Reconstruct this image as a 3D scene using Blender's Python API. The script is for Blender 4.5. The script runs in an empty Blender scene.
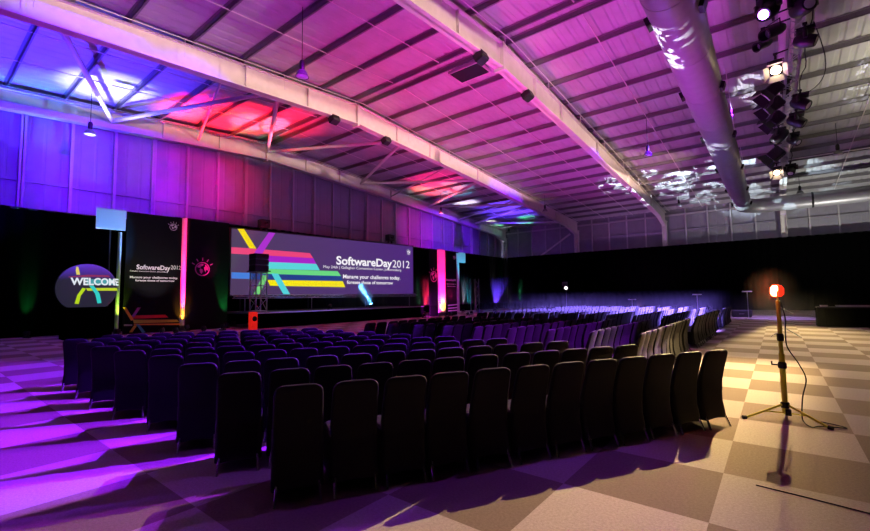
import bpy, math, random
from mathutils import Vector, Matrix, Quaternion
random.seed(7)
C = bpy.context.scene.collection
V = Vector
PI = math.pi
R = math.radians

# ------------------------------------------------------------------ camera (also used to survey points of the hall)
W_, H_, F_ = 870, 531, 427.05
t_, b_, r_ = R(4.108), R(38.594), R(-0.75)
CAM = V((0, 0, 1.53))
fh = V((-math.sin(b_), math.cos(b_), 0)); R0 = V((math.cos(b_), math.sin(b_), 0))
FW = fh*math.cos(t_) + V((0, 0, math.sin(t_))); U0 = -fh*math.sin(t_) + V((0, 0, math.cos(t_)))
RT = R0*math.cos(r_) + U0*math.sin(r_); UP = -R0*math.sin(r_) + U0*math.cos(r_)
cam = bpy.data.cameras.new('camera'); cam.sensor_width = 36; cam.lens = F_/W_*36; cam.clip_end = 200; cam.clip_start = .05
co = bpy.data.objects.new('camera', cam); C.objects.link(co)
m = Matrix.Identity(4)
for i in range(3):
    m[i][0], m[i][1], m[i][2], m[i][3] = RT[i], UP[i], -FW[i], CAM[i]
co.matrix_world = m
bpy.context.scene.camera = co
def ray(x, y): return F_*FW + (x-W_/2)*RT - (y-H_/2)*UP
def atX(x, y, X): d = ray(x, y); return CAM + d*(X/d.x)
def atY(x, y, Y): d = ray(x, y); return CAM + d*(Y/d.y)
def atZ(x, y, Z): d = ray(x, y); return CAM + d*((Z-CAM.z)/d.z)
def onP(x, y, P, N): d = ray(x, y); return CAM + d*((P-CAM).dot(N)/d.dot(N))

# ------------------------------------------------------------------ materials
def mat(name, col, rough=.6, metal=0, noise=0, nscale=20, emit=None, estr=0, bump=0, bscale=200, spec=.5, sheen=0, trans=0):
    m = bpy.data.materials.new(name); m.use_nodes = True
    nt = m.node_tree; b = nt.nodes['Principled BSDF']
    b.inputs['Base Color'].default_value = (*col, 1); b.inputs['Roughness'].default_value = rough
    b.inputs['Metallic'].default_value = metal; b.inputs['Specular IOR Level'].default_value = spec
    if sheen: b.inputs['Sheen Weight'].default_value = sheen
    if emit: b.inputs['Emission Color'].default_value = (*emit, 1); b.inputs['Emission Strength'].default_value = estr
    if noise or bump:
        tc = nt.nodes.new('ShaderNodeTexCoord')
    if noise:
        n = nt.nodes.new('ShaderNodeTexNoise'); n.inputs['Scale'].default_value = nscale; n.inputs['Detail'].default_value = 4
        nt.links.new(tc.outputs['Object'], n.inputs['Vector'])
        r = nt.nodes.new('ShaderNodeValToRGB'); e = r.color_ramp.elements
        e[0].position = .3; e[1].position = .7
        e[0].color = (*[c*(1-noise) for c in col], 1); e[1].color = (*[min(1, c*(1+noise)) for c in col], 1)
        nt.links.new(n.outputs['Fac'], r.inputs['Fac']); nt.links.new(r.outputs['Color'], b.inputs['Base Color'])
    if bump:
        n = nt.nodes.new('ShaderNodeTexNoise'); n.inputs['Scale'].default_value = bscale
        nt.links.new(tc.outputs['Object'], n.inputs['Vector'])
        bp = nt.nodes.new('ShaderNodeBump'); bp.inputs['Strength'].default_value = bump; bp.inputs['Distance'].default_value = .01
        nt.links.new(n.outputs['Fac'], bp.inputs['Height']); nt.links.new(bp.outputs['Normal'], b.inputs['Normal'])
    return m
def glow(name, col, s): return mat(name, (.02, .02, .02), emit=col, estr=s)
M = dict(
 steel=mat('painted_steel', (.74, .70, .66), .5, noise=.06, nscale=3),
 purlin=mat('purlin_steel', (.20, .19, .20), .5, noise=.1),
 deck=mat('roof_sheeting', (.50, .50, .50), .55, noise=.07, nscale=1.5),
 clad=mat('wall_cladding', (.30, .29, .33), .6, noise=.06, nscale=2),
 post=mat('wall_post_steel', (.50, .48, .50), .5),
 black=mat('black_paint', (.008, .008, .009), .45),
 drape=mat('black_drape', (.001, .001, .0011), .95, spec=.0),
 board=mat('banner_black', (.004, .004, .005), .7, spec=.1),
 fabric=mat('chair_cover_fabric', (.009, .0085, .010), .55, spec=.1, sheen=.06, bump=.1, bscale=150),
 chrome=mat('chrome', (.75, .75, .75), .25, 1),
 alu=mat('aluminium', (.6, .6, .63), .35, .9),
 duct=mat('galvanised_duct', (.34, .34, .35), .42, .35, noise=.06, nscale=4),
 yellow=mat('yellow_stand_paint', (.66, .60, .03), .4),
 rubber=mat('rubber', (.012, .012, .012), .8),
 white=mat('white_cloth', (.42, .42, .42), .8),
 print_white=mat('white_print', (.8, .8, .8), .7),
 red=mat('red_plastic', (.6, .02, .01), .4),
 bell=mat('lamp_bell', (.2, .2, .21), .35, .6),
 glass=mat('lamp_glass', (.75, .75, .78), .15),
 stage=mat('stage_black', (.012, .012, .014), .5),
)
# checkered carpet tiles, one metre square
def carpet():
    m = bpy.data.materials.new('carpet_tiles'); m.use_nodes = True; nt = m.node_tree; b = nt.nodes['Principled BSDF']
    N = nt.nodes.new; L = nt.links.new
    tc = N('ShaderNodeTexCoord'); mp = N('ShaderNodeMapping'); mp.inputs['Location'].default_value = (.44, -.44, .5)
    L(tc.outputs['Object'], mp.inputs['Vector'])
    ck = N('ShaderNodeTexChecker'); ck.inputs['Scale'].default_value = 1
    ck.inputs['Color1'].default_value = (.44, .38, .33, 1); ck.inputs['Color2'].default_value = (.245, .19, .145, 1)
    L(mp.outputs['Vector'], ck.inputs['Vector'])
    n1 = N('ShaderNodeTexNoise'); n1.inputs['Scale'].default_value = 140; n1.inputs['Detail'].default_value = 3; L(tc.outputs['Object'], n1.inputs['Vector'])
    n2 = N('ShaderNodeTexNoise'); n2.inputs['Scale'].default_value = 50; n2.inputs['Detail'].default_value = 5; L(tc.outputs['Object'], n2.inputs['Vector'])
    mm = N('ShaderNodeMath'); mm.operation = 'ADD'; L(n1.outputs['Fac'], mm.inputs[0]); L(n2.outputs['Fac'], mm.inputs[1])
    mr = N('ShaderNodeMapRange'); mr.inputs['From Min'].default_value = .6; mr.inputs['From Max'].default_value = 1.4; mr.inputs['To Min'].default_value = .72; mr.inputs['To Max'].default_value = 1.25
    L(mm.outputs[0], mr.inputs['Value'])
    # each tile's own shade, by its square
    fl = N('ShaderNodeVectorMath'); fl.operation = 'FLOOR'; L(mp.outputs['Vector'], fl.inputs[0])
    wn = N('ShaderNodeTexWhiteNoise'); L(fl.outputs['Vector'], wn.inputs['Vector'])
    m2 = N('ShaderNodeMapRange'); m2.inputs['To Min'].default_value = .88; m2.inputs['To Max'].default_value = 1.1; L(wn.outputs['Value'], m2.inputs['Value'])
    mu = N('ShaderNodeMath'); mu.operation = 'MULTIPLY'; L(mr.outputs[0], mu.inputs[0]); L(m2.outputs[0], mu.inputs[1])
    mx = N('ShaderNodeVectorMath'); mx.operation = 'SCALE'; L(ck.outputs['Color'], mx.inputs[0]); L(mu.outputs[0], mx.inputs['Scale'])
    L(mx.outputs['Vector'], b.inputs['Base Color']); b.inputs['Roughness'].default_value = .95; b.inputs['Specular IOR Level'].default_value = .1
    bp = N('ShaderNodeBump'); bp.inputs['Strength'].default_value = .4; bp.inputs['Distance'].default_value = .006
    L(n1.outputs['Fac'], bp.inputs['Height']); L(bp.outputs['Normal'], b.inputs['Normal'])
    return m
M['carpet'] = carpet()

# ------------------------------------------------------------------ mesh building
class MB:
    def __init__(s): s.v = []; s.f = []; s.M = None
    def add(s, vs, fs):
        o = len(s.v)
        s.v += [tuple(s.M @ V(p)) if s.M else tuple(p) for p in vs]; s.f += [tuple(i+o for i in f) for f in fs]; return s
    def box(s, a, b):
        (x0, y0, z0), (x1, y1, z1) = a, b
        return s.add([(x0,y0,z0),(x1,y0,z0),(x1,y1,z0),(x0,y1,z0),(x0,y0,z1),(x1,y0,z1),(x1,y1,z1),(x0,y1,z1)],
                     [(0,3,2,1),(4,5,6,7),(0,1,5,4),(1,2,6,5),(2,3,7,6),(3,0,4,7)])
    def loft(s, rings, cap=True, close=True):
        n = len(rings[0]); vs = [p for r in rings for p in r]; fs = []
        for k in range(len(rings)-1):
            for i in range(n if close else n-1):
                j = (i+1) % n; fs.append((k*n+i, k*n+j, (k+1)*n+j, (k+1)*n+i))
        if cap: fs += [tuple(range(n))[::-1], tuple(range((len(rings)-1)*n, len(rings)*n))]
        return s.add(vs, fs)
    def path(s, pts, r, n=8, cap=True):
        pts = [V(p) for p in pts]; rings = []; prev = None
        for i, p in enumerate(pts):
            d = (pts[min(i+1, len(pts)-1)] - pts[max(i-1, 0)]).normalized()
            a = prev if prev else (V((0, 0, 1)) if abs(d.z) < .9 else V((1, 0, 0)))
            u = (a - d*a.dot(d)).normalized(); prev = u; w = d.cross(u)
            rr = r[i] if isinstance(r, (list, tuple)) else r
            rings.append([p + u*rr*math.cos(2*PI*k/n) + w*rr*math.sin(2*PI*k/n) for k in range(n)])
        return s.loft(rings, cap)
    def lathe(s, prof, n=16, c=(0, 0, 0)):   # prof: (radius, z) list
        return s.loft([[(c[0]+max(r, 1e-4)*math.cos(2*PI*k/n), c[1]+max(r, 1e-4)*math.sin(2*PI*k/n), c[2]+z) for k in range(n)] for r, z in prof])
    def prism(s, poly, d):                    # poly: 3-D points, d: thickness vector
        n = len(poly); a = [V(p) for p in poly]; b = [p + V(d) for p in a]
        return s.add(a+b, [tuple(range(n))[::-1], tuple(range(n, 2*n))] + [(i, (i+1) % n, n+(i+1) % n, n+i) for i in range(n)])
    def mesh(s, name, smooth=False, ang=40):
        me = bpy.data.meshes.new(name); me.from_pydata(s.v, [], s.f); me.update()
        import bmesh
        bm = bmesh.new(); bm.from_mesh(me); bmesh.ops.recalc_face_normals(bm, faces=bm.faces)
        if smooth:
            for f in bm.faces: f.smooth = True
            for e in bm.edges:
                if len(e.link_faces) == 2 and e.calc_face_angle(0) > R(ang): e.smooth = False
        bm.to_mesh(me); bm.free()
        return me
def link(name, me, m, parent=None):
    o = bpy.data.objects.new(name, me); C.objects.link(o)
    if m and not me.materials: me.materials.append(m)
    if parent: o.parent = parent
    return o
def obj(name, mb, m, parent=None, smooth=False, label=None):
    o = link(name, mb.mesh(name, smooth), m, parent)
    if label: o['label'] = label
    return o
def tag(o, label, cat, group=None, kind=None):
    o['label'] = label; o['category'] = cat
    if group: o['group'] = group
    if kind: o['kind'] = kind
    return o
def thing(name, label, cat, loc=(0, 0, 0), rotz=0, group=None):
    o = bpy.data.objects.new(name, None); C.objects.link(o); o.empty_display_size = .1
    o.location = loc; o.rotation_euler = (0, 0, rotz)
    return tag(o, label, cat, group)
def struct(name, mb, m, label=None, smooth=False):
    o = obj(name, mb, m, smooth=smooth); o['kind'] = 'structure'
    if label: o['label'] = label
    return o
def aim(p, q):   # matrix at p whose +Z looks at q
    d = V(q) - V(p); return Matrix.Translation(V(p)) @ d.to_track_quat('Z', 'Y').to_matrix().to_4x4()
def spot(p, q, power, col, deg, blend=.5, r=.06, name='spot'):
    l = bpy.data.lights.new(name, 'SPOT'); l.energy = power; l.color = col; l.spot_size = R(deg); l.spot_blend = blend; l.shadow_soft_size = r
    o = bpy.data.objects.new(name, l); C.objects.link(o); o.location = p
    o.rotation_euler = (V(q)-V(p)).to_track_quat('-Z', 'Y').to_euler(); return o
ORD = ['', 'first', 'second', 'third', 'fourth', 'fifth', 'sixth', 'seventh', 'eighth', 'ninth', 'tenth', 'eleventh', 'twelfth', 'thirteenth', 'fourteenth', 'fifteenth', 'sixteenth', 'seventeenth', 'eighteenth', 'nineteenth', 'twentieth', 'twenty-first', 'twenty-second']

TX0, TX1, TZ = .84, .69, 8.86
def tx(y): return TX0+(TX1-TX0)*(y-12)/20
# ------------------------------------------------------------------ the hall
G, D, YR = -25.6, 46.0, 14.5                         # stage-end gable wall, far side wall, ridge line
def deckz(y): return 11.85 - .0714*abs(y-YR)
struct('floor', MB().box((-27, -18, -.1), (16, 47, 0)), M['carpet'])
# ribbed roof sheeting
rings = []
xs = []; x = -26.2; k = 0
while x < 15.5:
    xs += [(x, 0), (x+.24, 0), (x+.30, .028), (x+.42, .028)]; x += .48
for y in (-17.5, YR, 46.6):
    rings.append([(px, y, deckz(y)+pz) for px, pz in xs] + [(px, y, deckz(y)+pz+.04) for px, pz in xs[::-1]])
struct('ceiling', MB().loft(rings), M['deck'])
# gable wall behind the stage and far side wall, ribbed cladding
mb = MB()
pts = []; y = -17.5
while y < 46.4: pts += [(y, 0), (y+.5, 0), (y+.53, .008), (y+.6, .008)]; y += .63
lo = [(G-.35-dx, yy, 0) for yy, dx in pts]; hi = [(G-.35-dx, yy, deckz(yy)-.02) for yy, dx in pts]
mb.loft([lo + [(p[0]-.05, p[1], p[2]) for p in lo[::-1]], hi + [(p[0]-.05, p[1], p[2]) for p in hi[::-1]]])
struct('wall_left', mb, M['clad'])
mb = MB(); pts = []; x = -26
while x < 15: pts += [(x, 0), (x+.5, 0), (x+.53, .008), (x+.6, .008)]; x += .63
lo = [(xx, D+.3+dx, 0) for xx, dx in pts]; hi = [(xx, D+.3+dx, 9.75) for xx, dx in pts]
mb.loft([lo + [(p[0], p[1]+.05, p[2]) for p in lo[::-1]], hi + [(p[0], p[1]+.05, p[2]) for p in hi[::-1]]])
struct('wall_back', mb, M['clad'])
# portal rafters
def rafter(X, label):
    mb = MB()
    def prof(y0, y1):
        a = []
        for y in (y0, y1):
            zt = deckz(y)-.26; zb = zt-.92
            if abs(y-YR) < .1: zb -= .12
            a.append((y, zt, zb))
        (ya, ta, ba), (yb, tb, bb) = a
        mb.prism([(X-.05, ya, ba), (X-.05, yb, bb), (X-.05, yb, tb), (X-.05, ya, ta)], (.10, 0, 0))
        for z0, z1 in ((ba, bb), (ta-.05, tb-.05)):
            mb.prism([(X-.19, ya, z0), (X-.19, yb, z1), (X-.19, yb, z1+.05), (X-.19, ya, z0+.05)], (.38, 0, 0))
    def haunch(yo, yi):
        zo = deckz(yo)-1.18; zi = deckz(yi)-1.18
        mb.prism([(X-.16, yo, zo-.5), (X-.16, yi, zi), (X-.16, yo, zo)], (.32, 0, 0))
    ys = [-17.2, -10, -3, 4, YR, 25, 31.5, 38.5, 46]
    for a, b in zip(ys, ys[1:]): prof(a, b)
    haunch(46, 42.8)
    for y in (8.5, 11.5, 17.5, 20.5, 26, 33, 40): mb.box((X-.17, y-.02, deckz(y)-1.15), (X+.17, y+.02, deckz(y)-.3))
    mb.box((X-.22, YR-.05, deckz(YR)-1.42), (X+.22, YR+.05, deckz(YR)-.26))
    return struct('roof_rafter', mb, M['steel'], label)
RX = [-25.6, -16.75, -8.15, .75, 9.6]
for X, l in zip(RX, ['roof rafter against the gable wall above the stage', 'second roof rafter, crossing the picture from the upper left', 'third roof rafter, nearest the round duct on its left', 'roof rafter above the lighting truss', 'roof rafter beyond the right edge']):
    rafter(X, l)
for X, l in zip(RX, ['steel column in the far corner of the hall', 'steel column with dark lettering left of the diagonal brace', 'steel column in the middle of the far wall', 'steel column below the lighting truss', 'steel column at the right end of the far wall']):
    mb = MB()
    for dx in (-.2, .16): mb.box((X+dx, D-.45, 0), (X+dx+.04, D+.05, 8.45))
    mb.box((X-.18, D-.22, 0), (X+.18, D-.18, 8.45)); mb.box((X-.24, D-.5, 8.4), (X+.24, D+.08, 8.46))
    struct('wall_column', mb, M['steel'], l)
# purlins run along the hall, over the rafters
yy = []; y = YR+.35
while y < 45.9: yy.append(y); y += 1.95
yn = []; y = YR-.35
while y > -17: yn.append(y); y -= 1.95
for i, y in enumerate(yy + yn):
    far = i < len(yy); n = i+1 if far else i-len(yy)+1
    z = deckz(y)-.01
    mb = MB()
    mb.box((-26, y-.012, z-.20), (14.5, y+.012, z)); mb.box((-26, y-.012, z-.20), (14.5, y+.07, z-.188)); mb.box((-26, y-.09, z-.015), (14.5, y+.012, z))
    struct('roof_purlin', mb, M['purlin'], 'steel roof purlin, %s from the ridge on the %s slope' % (ORD[n], 'far' if far else 'near'))
# thin tie rods down the slopes between the rafters
for a, b in zip(RX, RX[1:]):
    for fr, w in ((.36, 'left'), (.68, 'right')):
        X = a+(b-a)*fr
        for y0, y1, sl in ((YR+.4, 45.6, 'far'), (-16, YR-.4, 'near')):
            mb = MB().path([(X, y0, deckz(y0)-.2), (X, y1, deckz(y1)-.2)], .022, 6)
            struct('roof_tie_rod', mb, M['steel'], None)
# light conduit strung under the purlins next to each rafter
for X in RX[:3]:
    mb = MB().path([(X+.55, -15, deckz(-15)-.34), (X+.55, YR, deckz(YR)-.34), (X+.55, 45.5, deckz(45.5)-.34)], .018, 6)
    for y in range(-10, 44, 4): mb.path([(X+.55, y, deckz(y)-.34), (X+.55, y, deckz(y)-1.0)], .012, 5)
    struct('roof_conduit', mb, M['steel'])
# wind bracing between the gable rafter and the next one
gn = [(6.2, 10.3), (14.5, 10.9), (22.5, 10.4), (31, 9.9), (39, 9.3)]; rn = [2.6, 10.2, 18.4, 27, 35, 43]
for i, (y, z) in enumerate(gn):
    for k, dirn in ((i, 'left'), (i+1, 'right')):
        ry = rn[k]
        mb = MB().path([(RX[0]+.2, y, z+.15), (RX[1]-.2, ry, deckz(ry)-.75)], .10, 10)
        struct('roof_brace', mb, M['steel'], 'tubular roof brace going %s from the %s node of the gable rafter' % (dirn, ORD[i+1]))
for i, y in enumerate([10.3, 26, 36]):
    mb = MB().path([(RX[0]+.1, y, deckz(y)-.9), (RX[1]-.1, y-2.5, deckz(y-2.5)-.5)], .055, 8)
    struct('roof_brace', mb, M['steel'])
# wall posts and rails of the gable end
y = -13.9; n = 0
while y < 45:
    big = n % 3 == 1
    w = .10 if big else .06
    mb = MB(); zt = deckz(y)-.5
    mb.box((G-.34, y-w, 0), (G-.30, y+w, zt)); mb.box((G-.30, y-.02, 0), (G-.12-(.06 if not big else 0), y+.02, zt)); mb.box((G-.20, y-w, 0), (G-.17+(.05 if big else 0), y+w, zt))
    o = struct('wall_post', mb, M['post'])
    y += 1.70; n += 1
struct('trim_1', MB().box((G-.34, -17, 6.85), (G-.25, 46, 6.97)), M['clad'])
struct('trim_2', MB().box((-26, D+.12, 8.95), (15, D+.28, 9.1)), M['post'])
struct('trim_3', MB().box((-26, D+.16, 7.5), (15, D+.28, 7.58)), M['clad'])
x = -24; 
while x < 14:
    if min(abs(x-q) for q in RX) > .5:
        struct('wall_post', MB().box((x-.05, D+.08, 0), (x+.05, D+.28, 9.5)), M['post'])
    x += 1.76
a = atY(538, 258, D-.1); b = atY(570, 234, D-.1); d_ = (b-a).normalized()
struct('wall_brace', MB().path([a-d_*4, b], .11, 8), M['steel'], 'diagonal brace on the far wall')
# dark lettering on the column
# ------------------------------------------------------------------ black drapes round the hall
def drape(name, p0, p1, z, label, sag=.0):
    p0 = V(p0); p1 = V(p1); L = (p1-p0).length; d = (p1-p0)/L; nrm = V((-d.y, d.x, 0)); n = int(L/.14)
    lo, hi = [], []
    for i in range(n+1):
        s = L*i/n; off = .06*math.sin(s*2*PI/.56+1.3*math.sin(s*.7))
        q = p0+d*s+nrm*off; lo.append((q.x, q.y, .02)); hi.append((q.x, q.y, z+.05*math.sin(s*1.1)*sag))
    back = lambda rr: [(p[0]+nrm.x*.02, p[1]+nrm.y*.02, p[2]) for p in rr[::-1]]
    t = thing(name, label, 'curtain', (0, 0, 0))
    obj('cloth', MB().loft([lo+back(lo), hi+back(hi)]), M['drape'], t, True)
    obj('rail', MB().path([p0+V((0, 0, z-.02)), p1+V((0, 0, z-.02))], .03, 6), M['black'], t)
drape('stage_drape', (-25.15, 9, 0), (-25.15, -17, 0), 5.55, 'long black drape on the left below the blue-lit wall', .6)
drape('stage_drape', (-25.1, 45.2, 0), (-25.1, 9, 0), 5.95, 'long black drape behind the screen under the gable wall', .3)
drape('side_drape', (14, 45.2, 0), (-25, 45.2, 0), 6.0, 'long black drape along the far wall behind the hazy chairs', .3)

# ------------------------------------------------------------------ lettering and flat graphics
def text_part(name, body, m, parent, P, Ux, N, w, h=None, bold=0.0, lift=.01, right=False, conform=None):
    cu = bpy.data.curves.new(name, 'FONT'); cu.body = body; cu.size = 1; cu.offset = bold; cu.resolution_u = 3
    o = bpy.data.objects.new(name, cu); C.objects.link(o)
    dg = bpy.context.evaluated_depsgraph_get()
    me = bpy.data.meshes.new_from_object(o.evaluated_get(dg)); bpy.data.objects.remove(o)
    xs = [v.co.x for v in me.vertices]; x0, x1 = min(xs), max(xs)
    sx = w/(x1-x0); sy = sx if h is None else h/.70
    Ux = V(Ux).normalized(); N = V(N).normalized(); Vy = N.cross(Ux)
    for v in me.vertices:
        v.co = V(P) + Ux*((v.co.x-x0)*sx) + Vy*(v.co.y*sy) + N*lift
        if conform: v.co = conform(v.co)
    me.materials.clear()
    return link(name, me, m, parent)
def flat(name, polys, m, parent, N, lift, th=.004):
    mb = MB(); N = V(N)
    for p in polys: mb.prism([V(q)+N*lift for q in p], N*th)
    return obj(name, mb, m, parent)
def globe_logo(parent, c, Ux, N, r, m, name='globe_emblem'):
    Ux = V(Ux).normalized(); N = V(N).normalized(); Vy = N.cross(Ux); c = V(c)
    P = lambda x, y: c + Ux*x*r + Vy*y*r + N*.012
    mb = MB(); n = 40
    ring = [[P(rr*math.cos(2*PI*k/n), rr*math.sin(2*PI*k/n)) for k in range(n)] for rr in (1, .86)]
    mb.loft(ring, cap=False)
    lands = [[(-.55,.55),(-.2,.78),(.15,.72),(.05,.45),(-.15,.4),(-.3,.15),(-.62,.2),(-.75,.35)], [(-.3,.1),(.0,-.05),(.1,-.3),(-.1,-.7),(-.3,-.5),(-.38,-.15)], [(.3,.68),(.62,.5),(.8,.2),(.78,-.2),(.5,-.1),(.45,-.45),(.25,-.1),(.2,.25),(.38,.4)]]
    for l in lands: mb.add([P(*p) for p in l], [tuple(range(len(l)))])
    for a in (150, 120, 90, 60, 30):
        ca, sa = math.cos(R(a)), math.sin(R(a)); q = .06
        mb.add([P(1.2*ca-q*sa, 1.2*sa+q*ca), P(1.2*ca+q*sa, 1.2*sa-q*ca), P(1.62*ca+q*sa, 1.62*sa-q*ca), P(1.62*ca-q*sa, 1.62*sa+q*ca)], [(0, 1, 2, 3)])
    return obj(name, mb, m, parent)

# ------------------------------------------------------------------ the wide screen
SL, SR_ = V((-24, 11.6, 0)), V((-22.58, 25.47, 0)); SU = (SR_-SL).normalized(); SN = V((SU.y, -SU.x, 0))
Z0, Z1 = 1.72, 5.52; SWID = (SR_-SL).length
ST = thing('projection_screen', 'wide purple screen with rainbow stripes and white conference title', 'screen', SL)
def sl(p): return V(p)-SL
def sp(x, y, o=220, q=215, k=4.143): return sl(onP(o+x/k, q+y/k, SL, SN))
scr = glow('screen_purple', (.075, .036, .13), 1.0)
nt = scr.node_tree   # soft change from grey violet to violet in the projected picture itself
tc = nt.nodes.new('ShaderNodeTexCoord'); mp = nt.nodes.new('ShaderNodeSeparateXYZ'); nt.links.new(tc.outputs['Generated'], mp.inputs[0])
rp = nt.nodes.new('ShaderNodeValToRGB'); rp.color_ramp.elements[0].color = (.072, .042, .105, 1); rp.color_ramp.elements[1].color = (.070, .020, .19, 1)
nt.links.new(mp.outputs['Y'], rp.inputs['Fac']); nt.links.new(rp.outputs['Color'], nt.nodes['Principled BSDF'].inputs['Emission Color'])
obj('screen_surface', MB().prism([V((0,0,Z0)), SU*SWID+V((0,0,Z0)), SU*SWID+V((0,0,Z1)), V((0,0,Z1))], -SN*.06), scr, ST)
mb = MB()
for z in (Z0-.08, Z1): mb.prism([V((0,0,z))-SU*.08, SU*(SWID+.08)+V((0,0,z)), SU*(SWID+.08)+V((0,0,z+.08)), V((0,0,z+.08))-SU*.08], -SN*.1)
for u in (-.08, SWID): mb.prism([SU*u+V((0,0,Z0-.08)), SU*(u+.08)+V((0,0,Z0-.08)), SU*(u+.08)+V((0,0,Z1+.08)), SU*u+V((0,0,Z1+.08))], -SN*.1)
obj('screen_frame', mb, M['black'], ST)
mb = MB()
for u in (.6, SWID*.35, SWID*.68, SWID-.6): mb.path([SU*u-SN*.15+V((0, 0, .83)), SU*u-SN*.15+V((0, 0, Z1))], .05, 8)
obj('screen_legs', mb, M['black'], ST)
bars = [('yellow_stroke', (.90,.72,.0), [(72,57),(99,58),(150,139),(122,138)], .010),
 ('pink_bar', (.85,.06,.20), [(47,133),(120,138),(372,158),(386,179),(47,160)], .006),
 ('violet_stroke', (.42,.03,.62), [(202,72),(229,75),(172,164),(140,160)], .012),
 ('magenta_bar', (.40,.015,.58), [(160,166),(386,179),(399,203),(160,193)], .008),
 ('aqua_bar', (.10,.70,.72), [(160,193),(399,203),(413,229),(160,222)], .008),
 ('green_bar', (.14,.72,.22), [(160,222),(487,233),(501,253),(160,243)], .008),
 ('light_blue_bar', (.06,.22,.72), [(47,237),(130,240),(130,265),(47,263)], .008),
 ('navy_bar', (.012,.05,.24), [(130,242),(501,253),(510,274),(130,266)], .006),
 ('lemon_bar', (.90,.78,.0), [(195,269),(508,274),(519,299),(207,293)], .008),
 ('aqua_stroke', (.08,.66,.72), [(212,242),(240,243),(290,328),(262,328)], .014),
 ('green_stroke', (.18,.66,.20), [(176,250),(200,250),(164,328),(139,328)], .014)]
for n, c, p, l in bars: flat(n, [[sp(*q) for q in p]], glow('screen_'+n, c, .95), ST, SN, l)
stx = glow('screen_white', (.9, .88, .92), 1.0)
def stext(name, body, x0, x1, yb, h, bold):
    a = sp(x0, yb); b = sp(x1, yb); w = (V((b.x, b.y, 0))-V((a.x, a.y, 0))).length
    hh = (sp(x0, yb-h).z-a.z)
    text_part(name, body, stx, ST, a, SU, SN, w, hh, bold, .02)
stext('title_lettering', 'SoftwareDay', 481, 712, 204, 34, .028)
stext('year_lettering', '2012', 714, 785, 217, 31, 0)
stext('venue_lettering', 'May 24th | Gallagher Convention Center, Johannesburg', 428, 750, 219, 11, .0)
stext('slogan_lettering', 'Manage your challenges today.', 509, 746, 262, 16, .02)
stext('slogan_lettering', 'foresee those of tomorrow', 525, 716, 285, 14, .02)
globe_logo(ST, sp(781, 156), SU, SN, .17, stx)
# black units standing on the top edge of the screen
for px, py, l in ((264, 221, 'black projector on top of the screen near its left end'), (390, 240, 'black projector on top of the screen near its right end')):
    p = onP(px, py, SL, SN); p.z = Z1+.09
    t = thing('projector', l, 'projector', p)
    obj('body', MB().box((-.22, -.28, .16), (.22, .28, .62)), M['black'], t)
    for yb in (-.2, .14): obj('bracket', MB().box((-.06, yb, 0), (.06, yb+.06, .2)), M['black'], t)
    mbx = MB(); mbx.M = aim((.22, 0, .4), (1, 0, .4)); mbx.lathe([(.1, 0), (.1, .12), (.07, .12), (.07, .03), (0, .03)], 14); obj('lens', mbx, M['black'], t, True)

# ------------------------------------------------------------------ stage
SG = thing('stage_platform', 'low black stage below the wide screen', 'stage', (-22.5, 18.5, 0))
obj('deck', MB().box((-1.9, -7.4, .74), (1.9, 5.9, .82)), M['stage'], SG)
mb = MB(); n = 90
lo = []
for i in range(n+1):
    y = -7.4+13.3*i/n; lo.append((1.86+.03*math.sin(i*1.9), y))
mb.loft([[(x, y, .01) for x, y in lo] + [(x-.02, y, .01) for x, y in lo[::-1]], [(x, y, .74) for x, y in lo] + [(x-.02, y, .74) for x, y in lo[::-1]]])
obj('skirt', mb, M['drape'], SG)
obj('edge_strip', MB().box((1.9, -7.4, .76), (1.93, 5.9, .82)), M['alu'], SG)
# truss bar under the screen
mb = MB(); a = SL+SN*.3+V((0, 0, 1.55)); b = SR_+SN*.3+V((0, 0, 1.55))
ch = [V((0, 0, 0)), V((0, 0, .18)), SN*.18+V((0, 0, .09))]
for c in ch: mb.path([a+c-a, b+c-a], .02, 6)
n = 40
for i in range(n):
    p = (b-a)*(i/n); q = (b-a)*((i+1)/n); mb.path([p+ch[i % 3], q+ch[(i+1) % 3]], .01, 4)
for u in (.05, .35, .65, .95): mb.path([(b-a)*u, (b-a)*u+V((0, 0, .82-1.55))], .025, 6)
tb = obj('truss_bar', mb, M['alu']); tb.location = a; tag(tb, 'thin metal truss bar running along the bottom edge of the wide screen', 'truss')

TWY = atX(258.5, 290, -21.9).y
# tower with the loudspeaker stack left of the screen
TW = thing('speaker_tower', 'metal lattice tower carrying black speakers in front of screen', 'tower', (-21.9, TWY, .82))
mb = MB(); w = .31; H = 2.15
cs = [(-w, -w), (w, -w), (w, w), (-w, w)]
for k, (x, y) in enumerate(cs): obj('upright', MB().path([(x, y, 0), (x, y, H)], .035, 8), M['alu'], TW)
for z in (.05, .72, 1.4, H-.05):
    mb = MB()
    for i in range(4): mb.path([(*cs[i], z), (*cs[(i+1) % 4], z)], .022, 6)
    obj('crossbar', mb, M['alu'], TW)
for z in (.05, .72, 1.4):
    mb = MB()
    for i in range(4): mb.path([(*cs[i], z), (*cs[(i+1) % 4], z+.65)], .014, 5)
    obj('diagonal', mb, M['alu'], TW)
obj('top_plate', MB().box((-.42, -.46, H), (.42, .46, H+.06)), M['black'], TW)
for k in range(3):
    t = thing('line_array_speaker', 'black line array speaker, %s of the three stacked on the tower' % ['lowest', 'middle', 'topmost'][k], 'speaker', (-21.9, TWY, .82+H+.062+k*.31), 0, 'line array speakers')
    mb = MB().prism([(-.36, -.38, 0), (.33, -.38, .0), (.36, -.38, .15), (.33, -.38, .29), (-.36, -.38, .29)], (0, .76, 0)); obj('cabinet', mb, M['black'], t)
    obj('grille', MB().box((.35, -.33, .05), (.375, .33, .24)), M['rubber'], t)
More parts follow.
